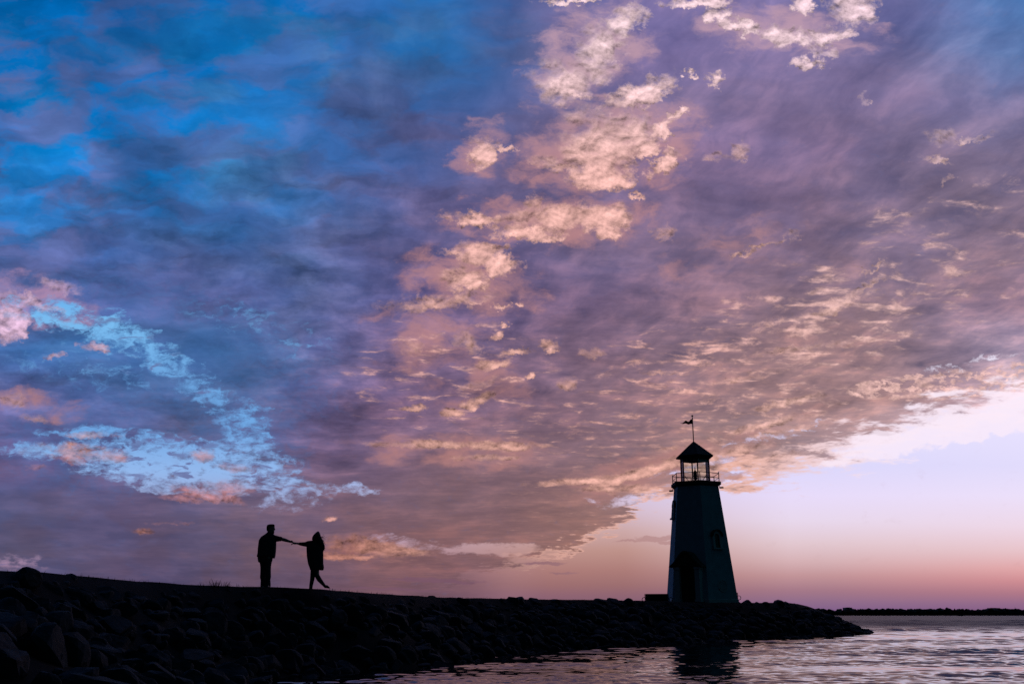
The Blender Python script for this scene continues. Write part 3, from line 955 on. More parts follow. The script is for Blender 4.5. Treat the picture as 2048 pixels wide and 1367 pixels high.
def wall_window(k, z, w, hs, dep=1.0):
    c, h, n, up = face_frame(k, z)
    bm = bmesh.new()
    outer = arch_pts(c, h, up, w + 0.34, hs + 0.02)
    inner = arch_pts(c, h, up, w, hs)
    d = n * 0.16
    for a, b, a2, b2 in zip(outer, outer[1:], inner, inner[1:]):
        prism(bm, [a - n * 0.02, b - n * 0.02, b2 - n * 0.02, a2 - n * 0.02], d)
    w_ = obj('window', bm, M_SHINGLE if False else M_TRIM, tower)
    bm = bmesh.new()
    prism(bm, [p + n * 0.004 for p in inner], n * 0.03)
    obj('pane', bm, M_PANE, w_)
    bm = bmesh.new()
    s0 = c - up * 0.02
    prism(bm, [s0 - h * (w / 2 + 0.24) - n * 0.02, s0 + h * (w / 2 + 0.24) - n * 0.02, s0 + h * (w / 2 + 0.24) - up * 0.09 - n * 0.02, s0 - h * (w / 2 + 0.24) - up * 0.09 - n * 0.02], n * 0.24)
    obj('sill', bm, M_TRIM, w_)
    bm = bmesh.new()                                   # dark label moulding over the head
    oo = arch_pts(c, h, up, w + 0.50, hs + 0.02)
    oi = arch_pts(c, h, up, w + 0.35, hs + 0.02)
    m_ = len(oo)
    for j in range(1, m_ - 2):
        prism(bm, [oo[j] - n * 0.02, oo[j + 1] - n * 0.02, oi[j + 1] - n * 0.02, oi[j] - n * 0.02], n * 0.30 * dep)
    obj('hood', bm, M_SHINGLE, w_)
    bm = bmesh.new()
    rod(bm, c + n * 0.04, c + n * 0.04 + up * (hs + w / 2), 0.015)
    for q in (0.35, 0.7):
        rod(bm, c - h * w / 2 + n * 0.04 + up * hs * q, c + h * w / 2 + n * 0.04 + up * hs * q, 0.015)
    obj('muntins', bm, M_METAL, w_)


wall_window(0, zat(1098) - B, 0.42, 0.72)
wall_window(4, zat(1035) - B, 0.42, 0.72, 0.55)

# round plaque low on the right face
c, h, n, up = face_frame(0, zat(1172) - B)
bm = bmesh.new()
NS = 28
c = c + h * 0.08
for rr, th, e in ((0.40, 0.03, 0.0),):
    ro = [c + h * (rr * math.cos(2 * math.pi * i / NS)) + up * (rr * math.sin(2 * math.pi * i / NS)) for i in range(NS)]
    ri = [c + h * (rr * 0.9 * math.cos(2 * math.pi * i / NS)) + up * (rr * 0.9 * math.sin(2 * math.pi * i / NS)) for i in range(NS)]
    for i in range(NS):
        j = (i + 1) % NS
        prism(bm, [ro[i] - n * .01, ro[j] - n * .01, ri[j] - n * .01, ri[i] - n * .01], n * 0.05)
plaque = obj('plaque', bm, M_TRIM, tower)
bm = bmesh.new()
prism(bm, [c + (p - c) * 0.995 + n * 0.003 for p in ri], n * 0.02)
obj('plaque_disc', bm, mat('plaque_paint', (0.30, 0.31, 0.33), 0.7, noise_scale=5, amount=0.25), plaque)

# entrance: door, jambs, pilasters and a flared shingled hood
c, h, n, up = face_frame(5, 0.0)
nh = Vector((n.x, n.y, 0)).normalized()
ZH = zat(1136) - B                                       # underside of the hood
c0 = Vector((c.x, c.y, 0))
c0 = c0 + nh * 0.02


def box_on(bm, x0, x1, z0, z1, d0, d1):
    prism(bm, [c0 + h * x0 + Vector((0, 0, z0)) + nh * d0, c0 + h * x1 + Vector((0, 0, z0)) + nh * d0,
               c0 + h * x1 + Vector((0, 0, z1)) + nh * d0, c0 + h * x0 + Vector((0, 0, z1)) + nh * d0], nh * (d1 - d0))


bm = bmesh.new(); box_on(bm, -0.52, 0.52, -0.3, ZH - 0.06, -0.9, 0.06)
door = obj('door', bm, M_DOOR, tower)
bm = bmesh.new()
for x0, x1 in ((-0.44, -0.04), (0.04, 0.44)):
    for z0, z1 in ((0.15, 0.85), (0.95, ZH - 0.2)):
        box_on(bm, x0, x1, z0, z1, 0.06, 0.085)
obj('door_panels', bm, M_DOOR, door)
bm = bmesh.new(); blob(bm, c0 + h * 0.42 + Vector((0, 0, 1.0)) + nh * 0.12, 0.035); rod(bm, c0 + h * 0.42 + Vector((0, 0, 1.0)) + nh * 0.05, c0 + h * 0.42 + Vector((0, 0, 1.0)) + nh * 0.12, 0.012)
obj('door_knob', bm, M_LAMP, door)
for sx in (-1, 1):
    bm = bmesh.new()
    a, b = sorted((sx * 0.53, sx * 0.86))
    box_on(bm, a, b, -0.3, ZH - 0.16, -0.9, 0.42)
    box_on(bm, a - 0.04, b + 0.04, ZH - 0.155, ZH - 0.01, -0.9, 0.47)
    box_on(bm, a - 0.04, b + 0.04, -0.3, 0.16, -0.9, 0.47)
    obj('pilaster', bm, M_TRIM, tower)
bm = bmesh.new()
box_on(bm, -1.0, 1.0, -0.35, -0.02, 0.0, 1.1)
obj('doorstep', bm, M_ROCK, tower)
bm = bmesh.new()                                         # the hood's curved shell
HH = 1.02
half = [(1.14, 0.0), (1.05, 0.10), (0.85, 0.26), (0.66, 0.46), (0.46, 0.72), (0.26, 0.94), (0.10, 1.01), (0, 1.02)]
prof_o = [(x, z) for x, z in half] + [(-x, z) for x, z in half[::-1][1:]]
prof_i = [(x * 0.92, max(-0.02, z - 0.12)) for x, z in prof_o]
for (a, b), (a2, b2) in zip(zip(prof_o, prof_o[1:]), zip(prof_i, prof_i[1:])):
    prism(bm, [c0 + h * q[0] + Vector((0, 0, ZH + q[1])) - nh * 0.9 for q in (a, b, b2, a2)], nh * 1.55)
prism(bm, [c0 + h * q[0] * 0.93 + Vector((0, 0, ZH + q[1] * 0.93 - 0.03)) - nh * 0.85 for q in prof_o[1:-1]], nh * 1.35)
obj('door_hood', bm, M_SHINGLE, tower)

# gallery deck
RD = rpx(49.3, 969)
bm = bmesh.new()
loft(bm, [hexring(RD - 0.22, Z_DK0 - 0.12), hexring(RD - 0.10, Z_DK0 + 0.002), hexring(RD, Z_DK0 + 0.03), hexring(RD, Z_DK1)])
obj('gallery', bm, M_SHINGLE, tower)
for k in range(6):
    if k not in (1, 4): continue
    v_ = hexv(RD - 0.02, Z_DK0 - 0.18, k=k)
    bm = bmesh.new()
    dirv = Vector((v_.x, v_.y, 0)).normalized()
    bar(bm, v_ - dirv * 0.10 + Vector((0, 0, 0.0)), v_ + dirv * 0.15, 0.18, 0.09)
    rod(bm, v_ - dirv * 0.10, v_ - dirv * 0.10 + Vector((0, 0, 0.20)), 0.02)
    obj('floodlight', bm, M_METAL, tower)

# railing
Z_R = zat(949.2) - B
RR = rpx(45.6, 958)
rail = bmesh.new()
for k in range(6):
    for z, r_ in ((Z_R, 0.022), (Z_DK1 + (Z_R - Z_DK1) * 0.46, 0.018)):
        rod(rail, hexv(RR, z, k=k), hexv(RR, z, k=k + 1), r_, 6)
rl = obj('railing', rail, M_METAL, tower)
for k in range(6):
    bm = bmesh.new()
    extra = 0.10 if k in (1, 4) else 0.03
    rod(bm, hexv(RR, Z_DK1 - 0.01, k=k), hexv(RR, Z_R + extra, k=k), 0.028, 6)
    obj('rail_post', bm, M_METAL, rl)

# lantern room
RL = rpx(27.6, 940)
Z_E = zat(915.0) - B
Z_HD = zat(921.5) - B
for k in range(6):
    bm = bmesh.new()
    rod(bm, hexv(RL, Z_DK1 - 0.01, k=k), hexv(RL, Z_HD + 0.02, k=k), 0.045, 8)
    obj('lantern_post', bm, M_METAL, tower)
bm = bmesh.new()
for k in range(6):
    a, b = hexv(RL - 0.02, Z_DK1, k=k), hexv(RL - 0.02, Z_DK1, k=k + 1)
    m_ = (b - a).normalized() * 0.06
    nn = Vector(((a + b).x, (a + b).y, 0)).normalized() * 0.012
    prism(bm, [a + m_, b - m_, Vector((b.x - m_.x, b.y - m_.y, Z_HD)), Vector((a.x + m_.x, a.y + m_.y, Z_HD))], nn)
obj('lantern_glass', bm, M_GLASS, tower)
bm = bmesh.new()
loft(bm, [hexring(RL + 0.05, Z_HD), hexring(RL + 0.05, Z_E + 0.02)])
obj('lantern_header', bm, M_SHINGLE, tower)
bm = bmesh.new()
for s_ in (-1, 1):
    yb = RL * 0.55
    rod(bm, (s_ * RL * 0.72, yb, Z_DK1 + 0.62), (s_ * RL * 0.33, yb, Z_DK1 + 0.02), 0.02, 6)
obj('brace', bm, M_METAL, tower)
RE, Z_A = rpx(36.6, 915), zat(882.5) - B
bm = bmesh.new()
loft(bm, [hexring(RL, Z_E + 0.03), hexring(RE - 0.03, Z_E - 0.01), hexring(RE, Z_E + 0.0), hexring(RE, Z_E + 0.05), hexring(0.03, Z_A)])
rf = obj('roof', bm, M_SHINGLE, tower)
# shingle courses give the slope a slightly stepped edge
bm = bmesh.new()
NC = 9
for j in range(NC):
    t0, t1 = j / NC, (j + 0.96) / NC
    r_0, r_1 = RE * (1 - t0) + 0.02, RE * (1 - t1) + 0.012
    z0_, z1_ = Z_E + 0.05 + (Z_A - Z_E - 0.05) * t0, Z_E + 0.05 + (Z_A - Z_E - 0.05) * t1
    loft(bm, [hexring(max(r_0, .02), z0_ + 0.004), hexring(max(r_0, .02), z0_ + 0.03), hexring(max(r_1, .015), z1_ + 0.02)])
obj('shingles', bm, M_SHINGLE, rf)

# beacon on its stand
bm = bmesh.new()


def lathe(bm, prof, cx, cy, n=20):
    loft(bm, [[Vector((cx + r_ * math.cos(2 * math.pi * k / n), cy + r_ * math.sin(2 * math.pi * k / n), z)) for k in range(n)] for r_, z in prof])


zb = Z_DK1
lathe(bm, [(0.26, zb), (0.26, zb + 0.19), (0.20, zb + 0.20), (0.06, zb + 0.205)], 0, 0, 8)
st = obj('beacon_stand', bm, M_METAL, tower)
bm = bmesh.new()
HB = zat(933.5) - B - zb
lathe(bm, [(0.05, zb + 0.20), (0.09, zb + 0.27), (0.14, zb + 0.33), (0.11, zb + 0.40), (0.15, zb + 0.46), (0.13, zb + 0.52), (0.13, zb + 0.74), (0.11, zb + 0.80), (0.07, zb + 0.83), (0.06, zb + 0.88), (0.03, zb + 0.90), (0.03, zb + HB)], 0, 0)
for a in range(4):
    aa = a * math.pi / 2 + 0.5
    rod(bm, (0.24 * math.cos(aa), 0.24 * math.sin(aa), zb + 0.19), (0.17 * math.cos(aa), 0.17 * math.sin(aa), zb + 0.36), 0.015, 6)
    rod(bm, (0.17 * math.cos(aa), 0.17 * math.sin(aa), zb + 0.36), (0.11 * math.cos(aa), 0.11 * math.sin(aa), zb + 0.36), 0.015, 6)
obj('beacon', bm, M_LAMP, tower)

# flagpole and pennant (fixed to the roof: parts)
Z_P = zat(834) - B
bm = bmesh.new()
rod(bm, (0, 0, Z_A - 0.1), (0, 0, Z_P), 0.034, 8)
pole = obj('flagpole', bm, M_METAL, tower)
bm = bmesh.new(); blob(bm, (0, 0, zat(831.4) - B), 0.072)
obj('finial', bm, M_METAL, pole)
S = (zat(880) - zat(890)) / 10.0                      # metres per pixel up here
top_o = [(0, 9.8), (-2.0, 9.0), (-4.2, 8.0), (-5.5, 6.2), (-7.0, 5.0), (-9.0, 4.9), (-11.5, 6.4), (-13.8, 6.5), (-16.5, 4.6), (-19, 2.8), (-22, 2.2), (-25.3, 2.3)]
bot_o = [(0, -0.8), (-2.0, -1.0), (-4.2, -0.6), (-5.5, -0.9), (-7.0, -1.2), (-9.0, -1.0), (-11.5, -0.2), (-13.8, 0.2), (-16.5, 0.2), (-19, 0.2), (-22, 0.9), (-25.3, 2.0)]
zf = zat(846.5) - B
bm = bmesh.new()
cols_ = []
for (x, t_), (_x, b_) in zip(top_o, bot_o):
    yy = 0.09 * math.sin(x * 0.55) * min(1, -x / 6 + 0.05)
    cols_.append([(x * S, yy + 0.05 * e, zf + (b_ + (t_ - b_) * e) * S) for e in (0, 0.33, 0.67, 1)])
fr = [[bm.verts.new((p[0], p[1] - 0.004, p[2])) for p in c_] for c_ in cols_]
bk = [[bm.verts.new((p[0], p[1] + 0.004, p[2])) for p in c_] for c_ in cols_]
for a in range(len(fr) - 1):
    for j in range(3):
        bm.faces.new((fr[a][j], fr[a + 1][j], fr[a + 1][j + 1], fr[a][j + 1]))
        bm.faces.new((bk[a][j + 1], bk[a + 1][j + 1], bk[a + 1][j], bk[a][j]))
    bm.faces.new((fr[a][3], fr[a + 1][3], bk[a + 1][3], bk[a][3]))
    bm.faces.new((bk[a][0], bk[a + 1][0], fr[a + 1][0], fr[a][0]))
obj('pennant', bm, M_CLOTH, pole, smooth=True)

# ------------------------------------------------------------------ benches
def make_bench(loc, rz, length, label):
    t = empty('park_bench', loc, rz)
    tag(t, label, 'bench')
    bm = bmesh.new()
    for j in range(4):
        bar(bm, (-length / 2, -0.42 + j * 0.13, 0.44), (length / 2, -0.42 + j * 0.13, 0.44), 0.12, 0.035)
    obj('seat', bm, M_WOOD, t)
    bm = bmesh.new()
    for j in range(4):
        bar(bm, (-length / 2, 0.06 + j * 0.03, 0.52 + j * 0.115), (length / 2, 0.06 + j * 0.03, 0.52 + j * 0.115), 0.03, 0.126)
    obj('backrest', bm, M_WOOD, t)
    for sx in (-1, 1):
        x = sx * (length / 2 + 0.03)
        bm = bmesh.new()
        pts = [(x, -0.46, 0), (x, -0.44, 0.45), (x, -0.46, 0.60), (x, -0.36, 0.68), (x, 0.0, 0.69), (x, 0.07, 0.52), (x, 0.06, 0.0)]
        for a, b in zip(pts, pts[1:]): rod(bm, a, b, 0.022, 6)
        rod(bm, (x, 0.06, 0.5), (x, 0.17, 0.92), 0.022, 6)
        # the scrolled arm sweeps out past the end of the seat
        sc = [(x, -0.2, 0.69), (x + sx * 0.10, -0.2, 0.72), (x + sx * 0.20, -0.2, 0.68), (x + sx * 0.24, -0.2, 0.58), (x + sx * 0.20, -0.2, 0.48), (x + sx * 0.12, -0.2, 0.44), (x, -0.2, 0.44)]
        for a, b in zip(sc, sc[1:]): rod(bm, a, b, 0.02, 6)
        obj('bench_leg', bm, M_METAL, t)
    return t


bp = at(1314, 1200, 64.0)
bp.z = at(1314, 1186.6, 64.0).z - 0.93
make_bench(bp, ang0 + R(176), 1.42, 'dark park bench with a slatted back standing left of the lighthouse')
bp = at(1466, 1200, 70.0)
bp.z = at(1466, 1189, 70.0).z - 0.76
make_bench(bp, ang0 + R(182), 0.30 * 2, 'bench almost hidden behind the right foot of the lighthouse, only its arm showing')

# ------------------------------------------------------------------ the couple
M_SKIN = mat('skin', (0.30, 0.19, 0.15), 0.6)
M_JACKET = mat('dark_shirt', (0.035, 0.037, 0.045), 0.95, noise_scale=12, amount=0.25)
M_TROUSER = mat('dark_denim', (0.03, 0.033, 0.042), 0.95, noise_scale=14, amount=0.25)
M_HAIR = mat('dark_hair', (0.02, 0.014, 0.01), 0.7)
M_DRESS = mat('dark_knit', (0.04, 0.03, 0.034), 0.95, noise_scale=10, amount=0.25)
M_SHOE = mat('leather', (0.025, 0.02, 0.018), 0.6)


def hand(bm, wrist, direction, palm_len=0.095, curl=0.5, down=(0, 0, -1), thick=0.013, spread=(0, 1, 0), thumb_side=(0, 0, 1)):
    """Palm and five unequal, bent fingers; direction: wrist to knuckles, down: the way the fingers curl."""
    w = Vector(wrist); t = Vector(direction).normalized(); dn = Vector(down).normalized(); sp = Vector(spread).normalized(); th = Vector(thumb_side).normalized()
    k0 = w + t * palm_len
    limb(bm, [(*w, 0.029, 0.028), (*(w + t * 0.03), 0.032, 0.036), (*(w + t * palm_len * 0.7), 0.026, 0.044), (*k0, 0.020, 0.042)], 10)
    for j, ln in enumerate((0.068, 0.078, 0.072, 0.056)):
        b = k0 + sp * ((j - 1.5) * 0.021)
        d1 = (t + dn * curl * 0.6).normalized(); d2 = (t * (1 - curl) + dn * curl * 1.4).normalized(); d3 = (t * (1 - 1.5 * curl) + dn * 1.4 * curl).normalized()
        p1 = b + d1 * ln * 0.45; p2 = p1 + d2 * ln * 0.32; p3 = p2 + d3 * ln * 0.25
        limb(bm, [(*(b - t * 0.02), 0.0115, 0.010), (*b, 0.011, 0.0095), (*p1, 0.0105, 0.009), (*p2, 0.0095, 0.0085), (*p3, 0.008, 0.007)], 8)
    b = w + t * 0.03 + th * 0.018
    p1 = b + (t * 0.6 + th * 0.7).normalized() * 0.035; p2 = p1 + (t * 0.9 + th * 0.1 + dn * 0.3).normalized() * 0.032
    limb(bm, [(*b, 0.014, 0.014), (*p1, 0.011, 0.011), (*p2, 0.008, 0.008)], 8)


YM = 29.5
gm, gw = at(531, 1171.8, YM), at(628.1, 1176.3, YM)
ppm = F_PX / (YM * CP + (gm.z + 0.9 - CAM_Z) * SP)
SCL = 69.4 / ppm * 0.972
man = empty('person', (gm.x, gm.y, gm.z))
man.scale = (SCL,) * 3
man.rotation_euler = (0, -0.05, 0)
tag(man, 'bearded person in open shirt and long trousers, standing with one arm stretched out', 'person', 'couple holding hands')
FZ = -0.07
b = bmesh.new()
for lx, ly in ((-0.075, 0.05), (0.085, -0.05)):
    limb(b, [(lx * 1.1, ly, 0.86, 0.085, 0.09), (lx * 1.05, ly, 0.72, 0.078, 0.085), (lx, ly, 0.50, 0.055, 0.06), (lx, ly + 0.01, 0.36, 0.055, 0.058), (lx, ly + 0.02, 0.12, 0.036, 0.04), (lx, ly + 0.02, FZ + 0.06, 0.036, 0.045)])
    limb(b, [(lx, ly + 0.07, FZ + 0.035, 0.035, 0.03), (lx + 0.01, ly - 0.02, FZ + 0.045, 0.04, 0.04), (lx + 0.03, ly - 0.16, FZ + 0.03, 0.045, 0.025), (lx + 0.03, ly - 0.2, FZ + 0.025, 0.03, 0.018)])
stack(b, [(0, 0, 0.80, 0.10, 0.08), (0.01, 0, 0.88, 0.16, 0.11), (0.01, 0, 1.0, 0.165, 0.12), (0.02, 0, 1.15, 0.17, 0.12), (0.03, 0, 1.32, 0.18, 0.12), (0.04, 0, 1.42, 0.165, 0.10), (0.08, 0, 1.48, 0.09, 0.08), (0.10, 0, 1.52, 0.06, 0.065)])
limb(b, [(0.09, 0, 1.46, 0.062, 0.062), (0.105, 0, 1.53, 0.058, 0.06), (0.115, 0, 1.60, 0.058, 0.06)])
stack(b, [(0.145, 0, 1.525, 0.05, 0.04), (0.132, 0, 1.55, 0.085, 0.058), (0.13, 0, 1.59, 0.102, 0.068), (0.130, 0, 1.64, 0.112, 0.074), (0.130, 0, 1.69, 0.118, 0.078), (0.125, 0, 1.74, 0.105, 0.076), (0.125, 0, 1.775, 0.075, 0.055), (0.125, 0, 1.785, 0.03, 0.03)])
limb(b, [(0.235, 0, 1.665, 0.010, 0.012), (0.252, 0, 1.635, 0.014, 0.015), (0.240, 0, 1.620, 0.01, 0.014)], 8)      # nose
limb(b, [(0.222, -0.018, 1.592, 0.008, 0.012), (0.226, 0.018, 1.592, 0.008, 0.012)], 8)                            # lips
for sy in (-1, 1):
    blob(b, (0.118, sy * 0.078, 1.645), 0.030, (0.6, 0.3, 1.0))
    blob(b, (0.218, sy * 0.030, 1.688), 0.016, (0.6, 1.4, 0.6))
limb(b, [(0.12, 0, 1.40, 0.075, 0.075), (0.22, 0, 1.395, 0.062, 0.065), (0.42, 0, 1.352, 0.052, 0.052), (0.566, 0, 1.310, 0.050, 0.046), (0.680, 0, 1.268, 0.036, 0.036), (0.71, 0, 1.258, 0.036, 0.034)])
hand(b, (0.698, 0, 1.262), (1, 0, -0.28), 0.105, 0.45, down=(-0.15, 0, -1), thumb_side=(0.25, -0.4, 0.7))
limb(b, [(-0.10, 0, 1.40, 0.07, 0.07), (-0.165, -0.02, 1.33, 0.055, 0.06), (-0.195, -0.03, 1.10, 0.045, 0.048), (-0.205, -0.05, 0.92, 0.036, 0.036), (-0.205, -0.06, 0.84, 0.029, 0.03)])
hand(b, (-0.205, -0.06, 0.845), (0.02, -0.05, -1), 0.085, 0.35, down=(0.8, -0.3, -0.3), spread=(0.2, 1, 0), thumb_side=(0.4, -0.8, 0))
fused('body', b, M_SKIN, man, 0.0075, 2)
b = bmesh.new()                                                      # open overshirt, hem lower in front
stack(b, [(x_, y_, z_, rx_ * 1.05, ry_) for x_, y_, z_, rx_, ry_ in [(0.005, 0, 0.86, 0.262, 0.185), (0.005, 0, 0.90, 0.262, 0.188), (0.018, 0, 0.97, 0.258, 0.186), (0.034, 0, 1.10, 0.250, 0.178), (0.042, 0, 1.22, 0.243, 0.172), (0.045, 0, 1.32, 0.236, 0.162), (0.052, 0, 1.40, 0.222, 0.14), (0.062, 0, 1.46, 0.185, 0.115), (0.082, 0, 1.51, 0.125, 0.088), (0.096, 0, 1.55, 0.082, 0.075), (0.100, 0, 1.575, 0.070, 0.07)]], 28)
prism(b, [(0.02, -0.15, 0.80), (0.258, -0.07, 0.795), (0.264, -0.05, 1.0), (0.10, -0.15, 1.0)], (0, 0.13, 0))
prism(b, [(-0.265, -0.05, 0.855), (-0.12, -0.15, 0.84), (-0.12, -0.15, 0.98), (-0.22, -0.05, 1.0)], (0, 0.16, 0))
limb(b, [(0.13, 0, 1.395, 0.105, 0.10), (0.20, 0, 1.385, 0.098, 0.09), (0.285, 0, 1.372, 0.088, 0.08), (0.36, 0, 1.356, 0.078, 0.072), (0.43, 0, 1.349, 0.069, 0.066), (0.458, 0, 1.338, 0.062, 0.062)])
limb(b, [(0.30, 0, 1.33, 0.05, 0.05), (0.345, 0, 1.318, 0.046, 0.045), (0.40, 0, 1.335, 0.04, 0.04)])
limb(b, [(-0.09, 0, 1.40, 0.085, 0.085), (-0.15, -0.02, 1.32, 0.075, 0.075), (-0.178, -0.03, 1.10, 0.066, 0.066), (-0.19, -0.05, 0.90, 0.056, 0.056)])
fused('shirt', b, M_JACKET, man, 0.012, 2)
b = bmesh.new()
stack(b, [(-0.01, 0, 0.70, 0.190, 0.12), (-0.01, 0, 0.76, 0.205, 0.135), (0.0, 0, 0.86, 0.195, 0.14), (0.0, 0, 0.95, 0.18, 0.13)], 24)
for lx, ly, k in ((-0.088, 0.045, -1), (0.078, -0.045, 1)):
    limb(b, [(lx * 1.2, ly, 0.80, 0.105, 0.11), (lx * 1.1, ly, 0.70, 0.100, 0.105), (lx, ly, 0.577, 0.088, 0.095), (lx, ly, 0.47, 0.084, 0.09), (lx * 1.02, ly, 0.357, 0.085, 0.088), (lx * 1.1, ly, 0.27, 0.083, 0.085), (lx * 0.95, ly + 0.01, 0.19, 0.076, 0.082), (lx * 0.93, ly + 0.02, 0.08, 0.084, 0.088), (lx, ly + 0.02, FZ + 0.05, 0.082, 0.086)])
fused('trousers', b, M_TROUSER, man, 0.012, 2)
for lx, ly in ((-0.075, 0.05), (0.085, -0.05)):
    b = bmesh.new()
    limb(b, [(lx, ly + 0.10, FZ + 0.04, 0.034, 0.03), (lx, ly + 0.06, FZ + 0.045, 0.046, 0.045), (lx + 0.015, ly - 0.06, FZ + 0.045, 0.05, 0.045), (lx + 0.03, ly - 0.17, FZ + 0.032, 0.052, 0.03), (lx + 0.03, ly - 0.21, FZ + 0.028, 0.035, 0.022)])
    fused('shoe', b, M_SHOE, man, 0.01, 2)
b = bmesh.new()
stack(b, [(0.062, 0, 1.60, 0.050, 0.062), (0.070, 0, 1.64, 0.066, 0.078), (0.090, 0, 1.69, 0.092, 0.084), (0.118, 0, 1.725, 0.118, 0.084), (0.126, 0, 1.76, 0.118, 0.080), (0.130, 0, 1.785, 0.100, 0.068), (0.132, 0, 1.797, 0.066, 0.045)], 24)
blob(b, (0.222, 0, 1.752), 0.028, (0.9, 2.0, 0.9))
limb(b, [(0.205, -0.045, 1.575, 0.024, 0.02), (0.208, 0, 1.545, 0.032, 0.03), (0.205, 0.045, 1.575, 0.024, 0.02)])
limb(b, [(0.180, 0, 1.55, 0.036, 0.05), (0.188, 0, 1.50, 0.026, 0.03)])
fused('hair', b, M_HAIR, man, 0.008, 1)

woman = empty('person', (gw.x, gw.y, gw.z))
woman.scale = (SCL,) * 3
woman.rotation_euler = (0, -0.05, 0)
tag(woman, 'person with long windblown hair and loose top, stepping away with one leg forward', 'person', 'couple holding hands')
b = bmesh.new()
limb(b, [(-0.01, 0.03, 0.80, 0.085, 0.09), (-0.03, 0.04, 0.60, 0.072, 0.08), (-0.055, 0.05, 0.42, 0.054, 0.058), (-0.075, 0.06, 0.26, 0.050, 0.052), (-0.105, 0.06, 0.08, 0.034, 0.036), (-0.115, 0.06, -0.02, 0.032, 0.04)])
limb(b, [(-0.125, 0.02, -0.04, 0.03, 0.03), (-0.11, 0.10, -0.035, 0.035, 0.03), (-0.08, 0.20, -0.05, 0.035, 0.018)])
limb(b, [(0.07, -0.03, 0.80, 0.085, 0.09), (0.08, -0.04, 0.55, 0.075, 0.08), (0.11, -0.05, 0.36, 0.058, 0.06), (0.175, -0.05, 0.25, 0.054, 0.052), (0.255, -0.05, 0.14, 0.042, 0.044), (0.33, -0.05, 0.055, 0.03, 0.034)])
limb(b, [(0.318, -0.05, 0.03, 0.03, 0.03), (0.37, -0.05, 0.03, 0.034, 0.034), (0.43, -0.05, 0.008, 0.022, 0.034), (0.465, -0.05, -0.008, 0.014, 0.025)])
stack(b, [(0.03, 0, 0.74, 0.10, 0.08), (0.03, 0, 0.84, 0.16, 0.11), (0.03, 0, 0.95, 0.14, 0.10), (0.03, 0, 1.06, 0.12, 0.09), (0.03, 0, 1.20, 0.145, 0.105), (0.03, 0, 1.31, 0.15, 0.09), (0.05, 0, 1.37, 0.08, 0.06), (0.06, 0, 1.40, 0.05, 0.05)])
limb(b, [(0.055, 0, 1.35, 0.05, 0.05), (0.065, 0, 1.42, 0.045, 0.045), (0.08, 0, 1.48, 0.045, 0.045)])
stack(b, [(0.085, 0.03, 1.425, 0.035, 0.045), (0.083, 0.02, 1.45, 0.052, 0.07), (0.083, 0.01, 1.49, 0.068, 0.088), (0.085, 0.01, 1.54, 0.074, 0.094), (0.09, 0.01, 1.58, 0.072, 0.09), (0.098, 0.0, 1.615, 0.050, 0.065), (0.10, 0.0, 1.63, 0.02, 0.03)])
limb(b, [(0.085, 0.098, 1.535, 0.009, 0.009), (0.085, 0.118, 1.505, 0.012, 0.012), (0.085, 0.105, 1.495, 0.011, 0.009)], 8)
limb(b, [(0.07, 0.095, 1.468, 0.007, 0.009), (0.10, 0.095, 1.468, 0.007, 0.009)], 8)
for sx in (-1, 1): blob(b, (0.085 + sx * 0.028, 0.088, 1.55), 0.014, (1.3, 0.6, 0.6))
limb(b, [(-0.06, 0, 1.31, 0.06, 0.065), (-0.14, 0, 1.30, 0.05, 0.055), (-0.27, 0, 1.293, 0.045, 0.046), (-0.40, 0, 1.308, 0.040, 0.038), (-0.520, 0, 1.332, 0.027, 0.028), (-0.55, 0, 1.336, 0.026, 0.028)])
hand(b, (-0.54, 0, 1.335), (-1, 0, 0.0), 0.085, 0.4, down=(0, 0.2, -1), thumb_side=(-0.2, -0.5, 0.6))
limb(b, [(0.13, 0, 1.31, 0.06, 0.06), (0.19, -0.01, 1.26, 0.045, 0.05), (0.20, -0.02, 1.05, 0.038, 0.04), (0.215, -0.03, 0.86, 0.028, 0.03)])
hand(b, (0.215, -0.03, 0.87), (0, -0.05, -1), 0.078, 0.3, down=(-0.7, -0.3, -0.4), spread=(0.2, 1, 0), thumb_side=(-0.3, -0.8, 0))
fused('body', b, M_SKIN, woman, 0.0075, 2)
b = bmesh.new()                                                      # loose top to the thighs, wide sleeve
stack(b, [(x_, y_, z_, rx_ * 1.04, ry_) for x_, y_, z_, rx_, ry_ in [(0.082, 0, 0.535, 0.192, 0.14), (0.078, 0, 0.60, 0.205, 0.15), (0.047, 0, 0.71, 0.216, 0.158), (0.035, 0, 0.82, 0.226, 0.16), (0.026, 0, 0.93, 0.236, 0.16), (0.020, 0, 1.10, 0.240, 0.155), (0.012, 0, 1.20, 0.235, 0.145), (0.02, 0, 1.28, 0.205, 0.125), (0.045, 0, 1.34, 0.165, 0.10), (0.06, 0, 1.385, 0.11, 0.075), (0.065, 0, 1.40, 0.07, 0.06)]], 28)
limb(b, [(0.225, 0.0, 0.66, 0.06, 0.10), (0.215, 0.0, 0.56, 0.066, 0.10), (0.212, 0, 0.515, 0.058, 0.08)])
limb(b, [(-0.02, 0, 1.30, 0.10, 0.10), (-0.12, 0, 1.305, 0.090, 0.09), (-0.19, 0, 1.300, 0.088, 0.085), (-0.27, 0, 1.294, 0.068, 0.07), (-0.33, 0, 1.300, 0.060, 0.06), (-0.39, 0, 1.308, 0.052, 0.052), (-0.46, 0, 1.320, 0.040, 0.04)])
limb(b, [(0.14, 0, 1.30, 0.08, 0.08), (0.20, -0.01, 1.22, 0.07, 0.07), (0.21, -0.02, 1.02, 0.06, 0.06), (0.22, -0.03, 0.86, 0.05, 0.05)])
fused('dress', b, M_DRESS, woman, 0.012, 2)
b = bmesh.new()
